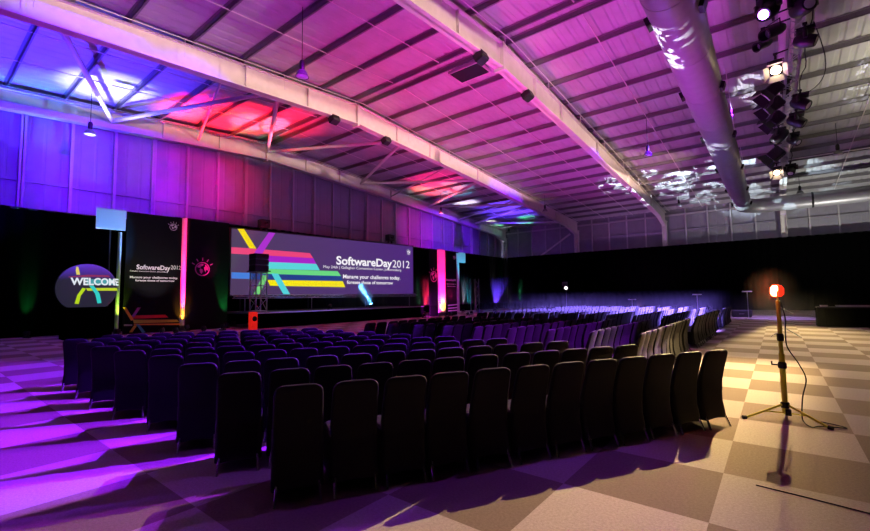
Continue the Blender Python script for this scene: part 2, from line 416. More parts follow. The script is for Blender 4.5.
t = thing('red_glow_speaker', 'upright speaker box with red light painted on at the foot of the tower', 'speaker', (-20.3, 11.1, 0))
p = atZ(252.5, 328, 0); t.location = (-21.0, 0, 0); q = atX(252.5, 320, -20.35); t.location = (-20.35, q.y, 0)
hz = atX(252.5, 312, -20.35).z
obj('cabinet', MB().box((-.10, -.15, 0), (.2, .15, hz)), mat('painted_red_light', (.7, .02, .01), .5, emit=(1, .02, .01), estr=.5), t)  # red light is put into the cabinet's colour and glow
for z in (hz*.62,):
    mb = MB(); mb.M = aim((.2, 0, z), (1, 0, z)); mb.lathe([(.12, 0), (.13, .015), (.1, .02), (.04, .005), (0, .005)], 18); obj('cone', mb, M['rubber'], t, True)
obj('seam', MB().box((.2, -.15, hz*.2), (.205, .15, hz*.2+.015)), M['rubber'], t)

# ------------------------------------------------------------------ banner walls left and right of the stage
PX = V((1, 0, 0)); PY = V((0, 1, 0))
pinkp = mat('pink_lit_print', (.75, .12, .35), .7)  # magenta light on the emblems is put into the print colour
def banner_wall(label, X, cuts, ztop, head, right=False):
    B = thing('banner_wall', label, 'banner', (X, cuts[1], 0)); O = V((X, cuts[1], 0))
    return B, O
BL, BLo = banner_wall('tall black banner wall left of screen with glowing pink column', -23, (6.3, 6.33), 5.6, None)
def bx(o, a, b): return MB().box(V(a)-o, V(b)-o)
obj('title_panel', bx(BLo, (-23.1, 6.33, 0), (-23, 8.64, 5.58)), M['board'], BL)
obj('emblem_panel', bx(BLo, (-23.1, 8.9, 0), (-23, 10.98, 5.62)), M['board'], BL)
def column(o, par, X, y, w, z, nm='light_column'):
    mb = MB(); pts = [(X-.08+.16*math.sin(PI*k/8), y-w/2*math.cos(PI*k/8)) for k in range(9)]
    mb.loft([[V((px, py, zz))-o for px, py in pts] for zz in (.25, z)])
    obj(nm, mb, M['white'], par, True, 'white column lit pink above and amber below')
    obj('column_base', bx(o, (X-.12, y-w/2-.02, 0), (X+.1, y+w/2+.02, .25)), M['black'], par)
column(BLo, BL, -23, 8.77, .24, 5.6)
column(BLo, BL, -23.1, 6.12, .14, 4.6, 'edge_column')
obj('header_panel', bx(BLo, (-23.06, 5.2, 4.68), (-23.0, 6.28, 5.6)), M['white'], BL, label='white cloth header lit blue')
obj('header_pole', MB().path([V((-23.14, 5.75, 0))-BLo, V((-23.14, 5.75, 5.5))-BLo], .03, 8), M['black'], BL)
def pb(x, y, o=40, q=200, k=3.795): return atX(o+x/k, q+y/k, -23.0)-BLo
cols = {'red_bar': (.75,.03,.02), 'lime_bar': (.55,.6,.03), 'orange_bar': (.85,.35,.02), 'grey_bar': (.3,.3,.32), 'orange_stroke': (.9,.35,.03), 'mauve_stroke': (.35,.08,.3), 'yellow_stroke': (.8,.55,.03), 'teal_stroke': (.1,.45,.5)}
gl = {'red_bar': [(345,439),(475,435),(487,446),(345,451)], 'lime_bar': [(352,454),(520,454),(528,463),(356,468)], 'orange_bar': [(356,470),(532,468),(542,474),(356,475)], 'grey_bar': [(318,472),(350,472),(350,478),(318,478)],
 'orange_stroke': [(315,408),(326,407),(356,455),(345,458)], 'mauve_stroke': [(370,408),(382,408),(356,446),(348,440)], 'yellow_stroke': [(356,476),(368,476),(350,502),(338,502)], 'teal_stroke': [(364,472),(376,472),(400,502),(388,505)]}
for i, (n, p) in enumerate(gl.items()): flat(n, [[pb(*q) for q in p]], mat('print_'+n, cols[n], .7), BL, PX, .003+.002*i)
def btext(par, f, name, body, x0, x1, yb, h, bold):
    a = f(x0, yb); b = f(x1, yb)
    text_part(name, body, M['print_white'], par, a, PY, PX, b.y-a.y, f(x0, yb-h).z-a.z, bold, .012)
btext(BL, pb, 'title_lettering', 'SoftwareDay', 366, 494, 262, 17, .025)
btext(BL, pb, 'year_lettering', '2012', 496, 534, 263, 15, 0)
btext(BL, pb, 'venue_lettering', 'Gallagher Convention Center, Johannesburg', 341, 485, 271, 5, 0)
btext(BL, pb, 'slogan_lettering', 'Manage your challenges today.', 341, 523, 296, 8, .02)
btext(BL, pb, 'slogan_lettering', 'foresee those of tomorrow', 361, 510, 308, 7, .02)
globe_logo(BL, pb(506, 103), PY, PX, .17, M['print_white'])
globe_logo(BL, pb(616, 262), PY, PX, .36, pinkp)
# right set
BR, BRo = banner_wall('tall black banner wall right of screen with orange flame-lit column', -20.5, (25, 25.0), 5.2, None)
XR = -20.5
pr = lambda x, y: atX(x, y, XR)
zt = pr(442, 250).z
yv = {x: pr(x, 275).y for x in (430, 437.5, 446, 456.5, 459, 465.5)}
obj('emblem_panel', bx(BRo, (XR-.1, yv[430], 0), (XR, yv[437.5], zt)), M['board'], BR)
obj('title_panel', bx(BRo, (XR-.1, yv[446], 0), (XR, yv[456.5], zt)), M['board'], BR)
column(BRo, BR, XR, (yv[437.5]+yv[446])/2, yv[446]-yv[437.5]-.04, zt)
obj('edge_column', bx(BRo, (XR-.1, yv[456.5]+.02, .2), (XR+.02, yv[459], zt-.1)), M['white'], BR)
obj('header_panel', bx(BRo, (XR-.04, yv[459], pr(460, 262.5).z), (XR+.02, yv[465.5], zt)), M['white'], BR, label='white cloth header lit cyan')
prl = lambda x, y: atX(400+x/4.83, 220+y/4.83, XR)-BRo
globe_logo(BR, prl(163, 273), PY, PX, .42, pinkp)
globe_logo(BR, prl(262, 183), PY, PX, .14, M['print_white'])
btext(BR, prl, 'title_lettering', 'SoftwareDay2012', 222, 270, 293, 9, .02)
btext(BR, prl, 'slogan_lettering', 'Manage your challenges today.', 226, 270, 311, 5, .01)
btext(BR, prl, 'slogan_lettering', 'foresee those of tomorrow', 228, 268, 322, 5, .01)
for i, (y0, y1) in enumerate(((410, 405), (424, 420), (436, 433))):
    flat('grey_bar', [[prl(232, y0), prl(278, y1), prl(280, y1+5), prl(232, y0+6)]], M['print_white'], BR, PX, .004)

# ------------------------------------------------------------------ round welcome display
WX = -22.2
wc = atX(87.5, 287, WX); wr = (atX(118.5, 285, WX)-atX(56.5, 285, WX)).y/2
wtop = atX(87, 264, WX).z; wbot = atX(87, 307, WX).z; wcz = wc.z-.05; rz = wtop-wcz
WD = thing('welcome_display', 'round domed display reading welcome on a black plinth', 'display', (WX, wc.y, 0)); WO = V((WX, wc.y, 0))
depth = .45
def dome(p, lift=0):   # a point of the front plane pushed on to the bulging face
    y = (p.y)/wr; z = (p.z-wcz)/rz; q = max(0, 1-y*y-z*z); return V((depth*math.sqrt(q)+lift, p.y, p.z))
mb = MB(); rings = []
zc = (wbot-wcz)/rz
n = 48
for k in range(13):
    a = k/12*.999; ring = []
    for i in range(n):
        th = 2*PI*i/n; y = a*math.cos(th); z = max(a*math.sin(th), zc)
        ring.append(dome(V((0, y*wr, wcz+z*rz))))
    rings.append(ring)
vs = [p for r in rings for p in r]; fs = []
for k in range(12):
    for i in range(n):
        j = (i+1) % n; fs.append((k*n+i, k*n+j, (k+1)*n+j, (k+1)*n+i))
mb.add(vs, fs)
dm = glow('dome_screen', (.02, .018, .035), 1.0)
nt = dm.node_tree; tc = nt.nodes.new('ShaderNodeTexCoord'); sx = nt.nodes.new('ShaderNodeSeparateXYZ'); nt.links.new(tc.outputs['Generated'], sx.inputs[0])
rp = nt.nodes.new('ShaderNodeValToRGB'); e = rp.color_ramp.elements; e[0].position = .62; e[0].color = (.020, .018, .036, 1); e[1].position = .97; e[1].color = (.10, .03, .50, 1)
nt.links.new(sx.outputs['Z'], rp.inputs['Fac']); nt.links.new(rp.outputs['Color'], nt.nodes['Principled BSDF'].inputs['Emission Color'])
obj('dome_screen', mb, dm, WD, True)
mb = MB(); ring = rings[-1]
mb.loft([[V((-.25, p.y, p.z)) for p in ring], [V((-.003, p.y*1.004, p.z)) for p in ring]]); obj('dome_back', mb, M['black'], WD)
obj('plinth', MB().box((-.4, -wr*.75, 0), (.5, wr*.75, wbot-.01)), M['drape'], WD)
def pw(x, y): return atX(40+x/6.633, 250+y/6.633, WX)-WO
def strip(name, pts, col, lift):
    mb = MB(); n = len(pts)//2; L, Q = pts[:n], pts[n:][::-1]; rows = []
    def lerp(a, t): 
        s = t*(len(a)-1); i = min(int(s), len(a)-2); f = s-i; return V(a[i])*(1-f)+V(a[i+1])*f
    for k in range(15):
        u = lerp([pw(*q) for q in L], k/14); w = lerp([pw(*q) for q in Q], k/14)
        rows.append([dome(u.lerp(w, j/4), lift) for j in range(5)])
    mb.loft(rows, cap=False, close=False); obj(name, mb, glow('dome_'+name, col, 1), WD)
strip('yellow_stroke', [(228,166),(226,140),(234,112), (246,112),(248,140),(251,166)], (.72,.62,.10), .006)
strip('mauve_bar', [(178,178),(300,166),(440,170), (455,182),(300,180),(178,184)], (.25,.03,.10), .006)
strip('teal_bar', [(290,196),(470,196), (500,232),(290,232)], (.05,.32,.36), .006)
strip('lime_bar', [(285,255),(400,253),(512,252), (512,271),(400,271),(295,272)], (.50,.62,.02), .008)
strip('lime_stroke', [(262,252),(230,300),(216,356), (243,358),(252,305),(285,258)], (.45,.65,.01), .010)
strip('aqua_stroke', [(305,238),(345,290),(365,354), (393,352),(375,290),(335,238)], (.03,.60,.55), .012)
a = pw(186, 232); b = pw(520, 232)
text_part('welcome_lettering', 'WELCOME', glow('dome_white', (.75, .8, .85), 1), WD, a, PY, PX, (b.y-a.y)*1.0, pw(186, 186).z-a.z, .035, 0, conform=lambda p: dome(p, .025))

# ------------------------------------------------------------------ chairs
def rrect(w, y0, y1, z, r, n=4):   # rounded rectangle ring, counter-clockwise
    pts = []
    for cx, cy, a0 in ((w/2-r, y0+r, -90), (w/2-r, y1-r, 0), (-w/2+r, y1-r, 90), (-w/2+r, y0+r, 180)):
        for k in range(n+1):
            a = R(a0+90*k/n); pts.append((cx+r*math.cos(a), cy+r*math.sin(a), z))
    return pts
CW = .375
def chair_meshes(n=4):
    b = MB()   # back: from seat height up, leaning back, rounded shoulders
    prof = [(.40, -.205, -.12, CW-.01), (.50, -.205, -.135, CW), (.62, -.232, -.175, CW-.004), (.74, -.268, -.218, CW-.008), (.80, -.287, -.240, CW-.012), (.835, -.298, -.252, CW-.022), (.86, -.304, -.260, CW-.055), (.874, -.305, -.266, CW-.11), (.88, -.299, -.277, CW-.18)]
    b.loft([rrect(w, y0, y1, z, min(.022, (y1-y0)*.45), n) for z, y0, y1, w in prof])
    s = MB()   # seat with its cover stretched down to the feet
    prof = [(.09, -.235, .245, CW+.015), (.16, -.228, .238, CW+.012), (.28, -.206, .225, CW+.008), (.39, -.203, .235, CW+.015), (.435, -.20, .235, CW+.012), (.452, -.19, .22, CW-.02), (.455, -.15, .17, CW-.12)]
    rg = [rrect(w, y0, y1, z, .045, n) for z, y0, y1, w in prof]
    def arch(p):
        x, y, z = p; ax = 1-min(1, abs(x)/(CW/2)); ay = 1-min(1, abs(y)/.235)
        return (x, y, z+.02*(ax if abs(y) > .19 else 0)+.03*(ay if abs(x) > CW/2-.03 else 0))
    def fine(ring):
        out = []
        for i in range(len(ring)):
            a = V(ring[i]); q = V(ring[(i+1) % len(ring)]); k = 5 if (q-a).length > .08 else 1
            for j in range(k): out.append(tuple(a.lerp(q, j/k)))
        return out
    rg = [fine(r) for r in rg]
    rg[0] = [arch(p) for p in rg[0]]; rg[1] = [(x, y, z+.4*(arch((x, y, z))[2]-z)) for x, y, z in rg[1]]
    s.loft(rg, cap=False); s.add(rg[-1], [tuple(range(len(rg[-1])))])
    legs = []
    for x, y in ((-1, -1), (1, -1), (-1, 1), (1, 1)):
        l = MB().path([(x*(CW/2-.05), .17 if y > 0 else -.15, .3), (x*(CW/2-.022), .24 if y > 0 else -.275, 0)], [.013, .012], 6); legs.append(l.mesh('leg', True))
    return b.mesh('backrest', True), s.mesh('seat', True), legs
BK, SE, LG = chair_meshes()
BK2, SE2, LG2 = chair_meshes(1)
for me in (BK, SE, BK2, SE2): me.materials.append(M['fabric'])
for me in LG+LG2: me.materials.append(M['chrome'])
def put_chair(x, y, rz, label, group, far=False):
    t = thing('banquet_chair', label, 'chair', (x, y, 0), rz, group)
    bk, se, lg = (BK2, SE2, LG2) if far else (BK, SE, LG)
    link('backrest', bk, None, t); link('seat', se, None, t)
    for l in lg: link('leg', l, None, t)
    return t
spots = []
def ordn(i, n): return ORD[i]
rowsA = [((-.57, 5.86), (-2.84, 1.93)), ((-1.53, 5.83), (-3.78, 1.93)), ((-2.45, 5.80), (-4.65, 1.95)), ((-3.36, 5.70), (-5.66, 1.98)), ((-4.25, 5.58), (-6.58, 2.00)), ((-5.18, 5.54), (-7.5, 1.95)), ((-6.11, 5.56), (-8.44, 2.02)), ((-7.05, 5.56), (-9.35, 2.05)), ((-7.95, 5.56), (-10.25, 2.05))]
for r, (p, q) in enumerate(rowsA):
    p, q = V((*p, 0)), V((*q, 0)); u = (q-p).normalized(); L = max((q-p).length, 11*.397); f = V((u.y, -u.x, 0))   # forward, toward the stage
    if f.x > 0: f = -f
    rz = math.atan2(f.y, f.x)-PI/2
    nA = 12 if r < 8 else 10
    for c in range(nA):
        pos = p+u*(L*c/11) + f*.285 + V((random.uniform(-.012, .012), random.uniform(-.012, .012), 0))
        end = 'at the right end' if c == 0 else 'at the left end' if c == nA-1 else '%s from right' % ORD[c+1]
        row = 'nearest row' if r == 0 else '%s nearest row' % ORD[r+1]
        spots.append((pos.x, pos.y, rz+random.uniform(-.03, .03), 'black covered chair %s of the %s, left block' % (end, row), 'chairs of the left block', 0))
for r in range(9):
    X = -1.78-.79*r
    n = 13 if r == 0 else 11; y0 = 7.75-.03*r
    for c in range(n):
        end = 'at the near end' if c == 0 else 'at the far end' if c == n-1 else '%s from near end' % ORD[c+1]
        row = 'rightmost row' if r == 0 else '%s row from right' % ORD[r+1]
        spots.append((X-.285+random.uniform(-.015, .015), y0+.405*c+random.uniform(-.01, .01), PI/2+random.uniform(-.04, .04), 'covered chair %s of the %s, middle block' % (end, row), 'chairs of the middle block', 1))
far = []
for blk, y0, n in ((0, 13.95, 15), (1, 21.3, 11)):
    for c in range(n):
        for r in range(10):
            X = -1.78-.80*r
            end = 'at the near end' if c == 0 else '%s from near end' % ORD[c+1]
            row = 'rightmost row' if r == 0 else '%s row from right' % ORD[r+1]
            far.append((X-.285+random.uniform(-.02, .02), y0+.42*c+random.uniform(-.01, .01), PI/2+random.uniform(-.05, .05), 'covered chair %s of the %s, far block' % (end, row), 'chairs of the far block', 2, blk))
far.sort(key=lambda s: math.hypot(s[0], s[1]))
NI = 300-len(spots)
for s in spots: put_chair(*s[:5], far=s[5] > 0 and s[1] > 9)
for s in far[:NI]: put_chair(*s[:5], far=True)
mass = MB()
def mass_add(me, Mx):
    mass.M = Mx; mass.add([v.co for v in me.vertices], [tuple(p.vertices) for p in me.polygons])
for s in far[NI:]:
    Mx = Matrix.Translation((s[0], s[1], 0)) @ Matrix.Rotation(s[2], 4, 'Z')
    mass_add(BK2, Mx); mass_add(SE2, Mx)
mass.M = None
o = obj('banquet_chairs_far', mass, M['fabric'], smooth=True); tag(o, 'remaining covered chairs of the hazy blue block near the far wall', 'chairs', kind='stuff')
o.name = 'far_chair_mass'

# ------------------------------------------------------------------ round ventilation duct
DT = thing('ventilation_duct', 'big round metal ventilation duct under the roof, bending right at the far end', 'duct', (-1.6, 20, 7.95)); DO = V((-1.6, 20, 7.95))
pA, pB = V((-1.42, 4, 7.95)), V((-1.62, 38.3, 7.95))
bend = []
cB = pB+V((1.5, 0, 0))
for k in range(9):
    a = PI-PI/2*k/8; bend.append(V((cB.x+1.5*math.cos(a), cB.y+1.5*math.sin(a), 7.95)))
pts = [pA.lerp(pB, k/12) for k in range(12)]+bend+[V((14, bend[-1].y, 7.95))]
obj('pipe', MB().path([p-DO for p in pts], .53, 28), M['duct'], DT, True)
for k in range(1, 12):
    p = pA.lerp(pB, k/12)-DO; obj('seam_ring', MB().path([p+V((0, -.02, 0)), p+V((0, .02, 0))], .537, 28), M['duct'], DT, True)
for xx in (2.3, 6.2):
    p = V((xx, bend[-1].y, 7.95))-DO; obj('seam_ring', MB().path([p+V((-.06, 0, 0)), p+V((.06, 0, 0))], .545, 28), M['rubber'], DT, True)
for y in (10.6, 15.3, 20.3, 26, 31.7, 37):
    x0 = -1.42-.2*(y-4)/34.3
    for sx_ in (-1, 1):
        mb = MB(); mb.M = Matrix.Translation(V((x0, y, 7.95))-DO) @ Matrix.Rotation(sx_*R(18), 4, 'Y')
        mb.box((sx_*.50, -.16, -.1), (sx_*.62, .16, .1))
        obj('air_nozzle', mb, M['black'], DT)
for y in (12, 22, 32):
    x0 = -1.42-.2*(y-4)/34.3
    obj('hanger', MB().path([V((x0-.5, y, 8.1))-DO, V((x0-.3, y, deckz(y)-.1))-DO], .012, 5).path([V((x0+.5, y, 8.1))-DO, V((x0+.3, y, deckz(y)-.1))-DO], .012, 5), M['steel'], DT)

# ------------------------------------------------------------------ lighting truss and its lamps
TR = thing('lighting_truss', 'long box truss of lamps hanging under the roof at right', 'truss', (tx(20), 20, TZ)); TO = V((tx(20), 20, TZ))
y0, y1 = 6, 32
w = .16
for sx_, sz in ((-1, -1), (1, -1), (1, 1), (-1, 1)):
    obj('chord', MB().path([V((tx(y0)+sx_*w, y0, TZ+sz*w))-TO, V((tx(y1)+sx_*w, y1, TZ+sz*w))-TO], .026, 8), M['alu'], TR)
mb = MB(); n = 52
for i in range(n):
    ya = y0+(y1-y0)*i/n; yb = y0+(y1-y0)*(i+1)/n; f = 1 if i % 2 else -1
    for a, b in (((-w, f*w), (-w, -f*w)), ((w, f*w), (w, -f*w)), ((f*w, -w), (-f*w, -w)), ((f*w, w), (-f*w, w))):
        mb.path([V((tx(ya)+a[0], ya, TZ+a[1]))-TO, V((tx(yb)+b[0], yb, TZ+b[1]))-TO], .012, 5)
ol = obj('lattice', mb, M['alu'], TR)
for y in (9, 18, 27, 31.5):
    obj('hanging_chain', MB().path([V((tx(y), y, TZ+w))-TO, V((tx(y), y, deckz(y)-.3))-TO], .014, 6), M['steel'], TR)
obj('hanging_chain', MB().path([V((tx(31), 31, TZ+.1))-TO, V((9.4, 33, 9.3))-TO], .03, 6), M['steel'], TR)
pts = []
for k in range(40):
    y = 8+23*k/39; pts.append(V((tx(y)+.24+.05*math.sin(k*1.3), y, TZ-.22-.16*abs(math.sin(k*.55))))-TO)
obj('cable', MB().path(pts, .016, 5), M['rubber'], TR)
pts = []
for k in range(14):
    y = 15+5.5*k/13; pts.append(V((tx(y)+.35+.4*math.sin(PI*k/13), y, TZ-.1-.4*math.sin(PI*k/13)))-TO)
obj('cable', MB().path(pts, .014, 5), M['rubber'], TR)
warm_lens = glow('lit_lens_warm', (1, .72, .42), 14)
vio_lens = glow('lit_lens_violet', (.45, .15, 1), 25)
LAMPG = 'lamps on the lighting truss'
def clamp(t, side):
    x = t.location.x; xt = tx(t.location.y)+(-.16 if x < tx(t.location.y) else .16)
    if abs(xt-x) > .05: obj('outrigger', MB().path([(0, 0, .15), (xt-x, 0, .19)], .022, 8), M['black'], t)
    obj('clamp', MB().box((-.03, -.03, .0), (.03, .03, .16)).path([(-.05, 0, .15), (.05, 0, .15)], .04, 8), M['black'], t)
def yoke(t, d, wd, drop):
    u = V((d.y, -d.x, 0)); u = u.normalized() if u.length > .01 else V((1, 0, 0))
    c = V((0, 0, -drop)); mb = MB()
    mb.path([c+u*wd, c*.15+u*wd, c*.15-u*wd, c-u*wd], .016, 6); obj('yoke', mb, M['black'], t); return c
def root_at(px, py, z, side): 
    p = atZ(px, py, z); return p
def fresnel(px, py, tgt, label, lit=False, s=1.0):
    p = atZ(px, py, 8.2); r = p+V((0, 0, .28)); d = (V(tgt)-p).normalized()
    t = thing('stage_lamp', label, 'stage lamp', r, 0, LAMPG); clamp(t, 0); c = yoke(t, d, .19*s, .28)
    mb = MB(); mb.M = aim(c-d*.2*s, c+d); k = s
    mb.loft([rrect(.30*k, -.15*k, .15*k, 0, .05*k, 3), rrect(.34*k, -.17*k, .17*k, .04, .05*k, 3), rrect(.34*k, -.17*k, .17*k, .36*k, .05*k, 3), rrect(.30*k, -.15*k, .15*k, .38*k, .05*k, 3)])
    for q in range(4): mb.box((-.12*k, -.175*k, .08*k+q*.06*k), (.12*k, .175*k, .10*k+q*.06*k))
    obj('body', mb, M['black'], t)
    mb = MB(); mb.M = aim(c+d*.182*s, c+d*2); mb.lathe([(.13*s, 0), (.13*s, .02), (.09*s, .035), (0, .04)], 18); obj('lens', mb, warm_lens if lit else M['glass'], t, True)
    for k_ in range(4):
        mb = MB(); mb.M = aim(c+d*.19*s, c+d*2) @ Matrix.Rotation(k_*PI/2, 4, 'Z') @ Matrix.Translation((0, .16*s, 0)) @ Matrix.Rotation(R(-28), 4, 'X')
        mb.prism([(-.15*s, 0, 0), (.15*s, 0, 0), (.20*s, 0, .24*s), (-.20*s, 0, .24*s)], (0, .006, 0)); obj('barn_door', mb, mat('barn_door_lit', (.6, .6, .6), .4) if lit else M['black'], t)  # doors of lit lamps are painted paler to carry the lamp light
    return t, p, d
def par(px, py, tgt, label, s=1.0):
    p = atZ(px, py, 8.2); r = p+V((0, 0, .28)); d = (V(tgt)-p).normalized()
    t = thing('par_can', label, 'stage lamp', r, 0, LAMPG); clamp(t, 0); c = yoke(t, d, .15*s, .28)
    mb = MB(); mb.M = aim(c-d*.28*s, c+d); mb.lathe([(0, 0), (.05*s, 0), (.10*s, .05), (.125*s, .14), (.125*s, .56*s), (.14*s, .56*s), (.14*s, .58*s), (.115*s, .58*s), (.11*s, .40*s), (0, .38*s)], 18); obj('can', mb, M['black'], t, True)
    mb = MB(); mb.M = aim(c+d*.12*s, c+d*2); mb.lathe([(.108*s, 0), (.06*s, .02), (0, .025)], 16); obj('lens', mb, M['glass'], t, True)
    return t, p, d
def mover(px, py, tgt, label, lit=None, s=1.0):
    p = atZ(px, py, 8.1); r = p+V((0, 0, .30)); d = (V(tgt)-p).normalized()
    t = thing('moving_head', label, 'stage lamp', r, 0, LAMPG); clamp(t, 0)
    obj('base', MB().box((-.17*s, -.15*s, -.09), (.17*s, .15*s, .0)), M['black'], t)
    u = V((d.y, -d.x, 0)).normalized(); c = V((0, 0, -.32)); mb = MB()
    for sg in (-1, 1):
        a = u*.19*s*sg; obj('arm', MB().path([V((0, 0, -.07))+a, c+a], .045*s, 8), M['black'], t)
    mb = MB(); mb.M = aim(c-d*.24*s, c+d); mb.lathe([(0, 0), (.08*s, .0), (.13*s, .06), (.155*s, .16), (.155*s, .30*s), (.135*s, .42*s), (.12*s, .44*s), (.10*s, .43*s), (0, .42*s)], 20); obj('head', mb, M['black'], t, True)
    mb = MB(); mb.M = aim(c+d*.185*s, c+d*2); mb.lathe([(.1*s, 0), (.06*s, .015), (0, .02)], 16); obj('lens', mb, lit or M['glass'], t, True)
    return t, c+r, d
mover(768, 10, (-5, 3, 0), 'violet-glowing moving head at the top of the truss', vio_lens, 1.25)
mover(803, 6, (4, 6, 6), 'large black moving head right of the truss top', None, 1.3)
par(774, 31, (-4, 9, 5), 'upper tilted black par can left of the truss', 1.15)
par(764, 44, (-5, 9, 4.5), 'lower tilted par can just above the brightest lamp', .9)
mover(806, 40, (6, 14, 6), 'round black moving head right of truss beside the brightest lamp', None, 1.1)
fresnel(776, 68, (-.3, 6.5, 0), 'brightest lit lamp with open barn doors', True, 1.0)
fresnel(773, 90, (-4, 16, 4), 'grey-black flood lamp directly below the brightest lamp', False, 1.15)
fresnel(774, 105, (-5, 17, 4), 'first dark lamp of the black cluster in mid truss', False, 1.2)
fresnel(776, 119, (-5, 20, 4), 'second dark lamp of the black cluster in mid truss', False, 1.2)
mover(801, 103, (5, 18, 5), 'black moving head right of truss at the top of the cluster', None, 1.3)
mover(797, 121, (5, 21, 5), 'black moving head right of truss in the middle of the cluster', None, 1.35)
mover(779, 136, (-5, 24, 3), 'moving head with violet display in the middle of the cluster', None, 1.5)
fresnel(776, 154, (-5, 27, 4), 'dark lamp just above the far lit lamp', False, 1.5)
mover(794, 140, (4, 22, 5), 'black moving head right of truss at the bottom of the cluster', None, 1.2)
fresnel(777, 171, (-.6, 20, 0), 'far lit lamp near the end of the truss', True, 1.1)
mover(791, 170, (0, 26, 3), 'violet-tinted moving head at the far end of the truss', None, 1.35)

# ------------------------------------------------------------------ high-bay lamps hanging from the roof
for px, py, z, l in ((302, 76, 8.8, 'high-bay lamp hanging in front of the second rafter'), (90, 134, 8.6, 'high-bay lamp hanging low before the blue wall'), (648, 155, 8.8, 'high-bay lamp left of the duct near the white light patches'), (838, 154, 8.8, 'high-bay lamp at the right under the pale roof'), (441, 213, 8.8, 'small high-bay lamp near the right end of the gable rafter'), (545, 211, 8.8, 'small high-bay lamp near the foot of the second rafter'), (679, 206, 8.6, 'small high-bay lamp by the top of the far wall'), (800, 193, 8.6, 'small high-bay lamp right of the truss end, above the duct'), (509, 233, 8.5, 'tiny high-bay lamp above the corner column')):
    p = atZ(px, py, z)
    if p.y > 45: p = atY(px, py, 44.6)
    t = thing('high_bay_lamp', l, 'lamp', p, 0, 'high-bay lamps'); top = deckz(p.y)-.2-p.z
    obj('cord', MB().path([(0, 0, .5), (0, 0, top)], .012, 6), M['rubber'], t)
    obj('ballast', MB().lathe([(0, .52), (.06, .52), (.085, .46), (.085, .26), (.06, .2), (0, .2)], 14), M['black'], t, True)
    obj('bell_shade', MB().lathe([(.06, .2), (.1, .19), (.17, .1), (.22, -.03), (.225, -.03), (.215, -.02), (.16, .09), (.05, .18)], 20), M['bell'], t, True)
    obj('glass', MB().lathe([(.2, -.02), (.15, -.045), (0, -.055)], 16), M['glass'], t, True)
# black boxes fixed under the rafters, and the square roof vent
for px, py, X, l in ((475, 50, -8.15, 'black speaker box under the third rafter, upper one'), (522, 88, -8.15, 'black speaker box under the third rafter, lower one'), (331, 119, -16.75, 'black speaker box under the second rafter near the ridge'), (383, 137, -16.75, 'black speaker box under the second rafter past the ridge')):
    p = atX(px, py, X-.2); z = deckz(p.y)-1.19
    t = thing('ceiling_speaker', l, 'speaker', (X-.05, p.y, z-.005))
    mb = MB(); mb.M = Matrix.Rotation(R(-25), 4, 'Y'); mb.loft([rrect(.34, -.2, .2, -.42, .05, 3), rrect(.42, -.24, .24, -.36, .06, 3), rrect(.42, -.24, .24, -.12, .06, 3)]); obj('cabinet', mb, M['black'], t)
    obj('bracket', MB().box((-.05, -.05, -.2), (.05, .05, .0)), M['black'], t)
a = [atZ(x, y, 11.45) for x, y in ((445, 72), (457, 82), (484, 68), (470, 58))]
vx0, vx1 = -11.0, -9.5; vy0, vy1 = 14.9, 15.9
t = thing('roof_vent', 'square black vent opening with pale rim in the pink roof', 'vent', ((vx0+vx1)/2, 15.5, deckz(15.5)-.28))
obj('opening', MB().box((-.75, -.5, 0), (.75, .5, .12)), M['black'], t); mb = MB()
for q in ((-.78, -.54, .78, -.5), (-.78, .5, .78, .54), (-.78, -.5, -.75, .5), (.75, -.5, .78, .5)): mb.box((q[0], q[1], -.02), (q[2], q[3], .13))
obj('rim', mb, M['steel'], t)

# ------------------------------------------------------------------ red lamp on the yellow tripod
TP = V((0, 6.75, 0))
t = thing('tripod_stand', 'yellow tripod lamp stand on the carpet right of the chairs', 'stand', TP)
hub = .14
for ang, l in ((0, 'a'), (1, 'b'), (2, 'c')):
    foot = [V((-.39, -.28, .012)), V((.38, -.24, .012)), V((.02, .46, .012))][ang]
    k = obj('leg', MB().path([V((0, 0, .17))+foot*.06, foot], .014, 8), M['yellow'], t, True)
    obj('rubber_foot', MB().path([foot+V((0, 0, .006))-foot*.04, foot+V((0, 0, .006))+foot*.05], .022, 8), M['rubber'], k)
    obj('brace', MB().path([V((0, 0, .07)), foot*.5+V((0, 0, .085))], .008, 6), M['yellow'], t)
obj('lower_pole', MB().path([(0, 0, .06), (0, 0, .78)], .030, 12), M['yellow'], t, True)
obj('upper_pole', MB().path([(0, 0, .76), (0, 0, 1.42)], .022, 12), M['yellow'], t, True)
obj('collar', MB().lathe([(.04, .13), (.045, .145), (.045, .185), (.035, .20)], 14), M['rubber'], t, True)
obj('collar', MB().lathe([(.04, .60), (.044, .62), (.044, .66), (.03, .68)], 14), M['rubber'], t, True)
obj('collar', MB().lathe([(.03, .93), (.036, .95), (.036, 1.0), (.03, 1.02)], 14), M['rubber'], t, True)
obj('knob', MB().path([(-.04, 0, .64), (-.10, -.02, .64), (-.10, -.02, .68)], .010, 6), M['rubber'], t)
obj('crank_box', MB().box((.0, -.05, .05), (.055, .03, .12)), M['rubber'], t)
tl = thing('red_work_lamp', 'glowing red lamp on top of the yellow tripod', 'lamp', TP+V((0, 0, 1.42)))
d = V((-.75, -.62, .05)).normalized()
mb = MB(); mb.M = aim(V((.0, 0, .12)), V((.0, 0, .12))+d); mb.loft([rrect(.07, -.045, .045, -.06, .02, 3), rrect(.10, -.07, .07, -.025, .025, 3), rrect(.108, -.075, .075, .03, .025, 3)]); obj('housing', mb, mat('red_housing', (.7, .03, .01), .4, emit=(1, .03, .01), estr=1.3), tl)
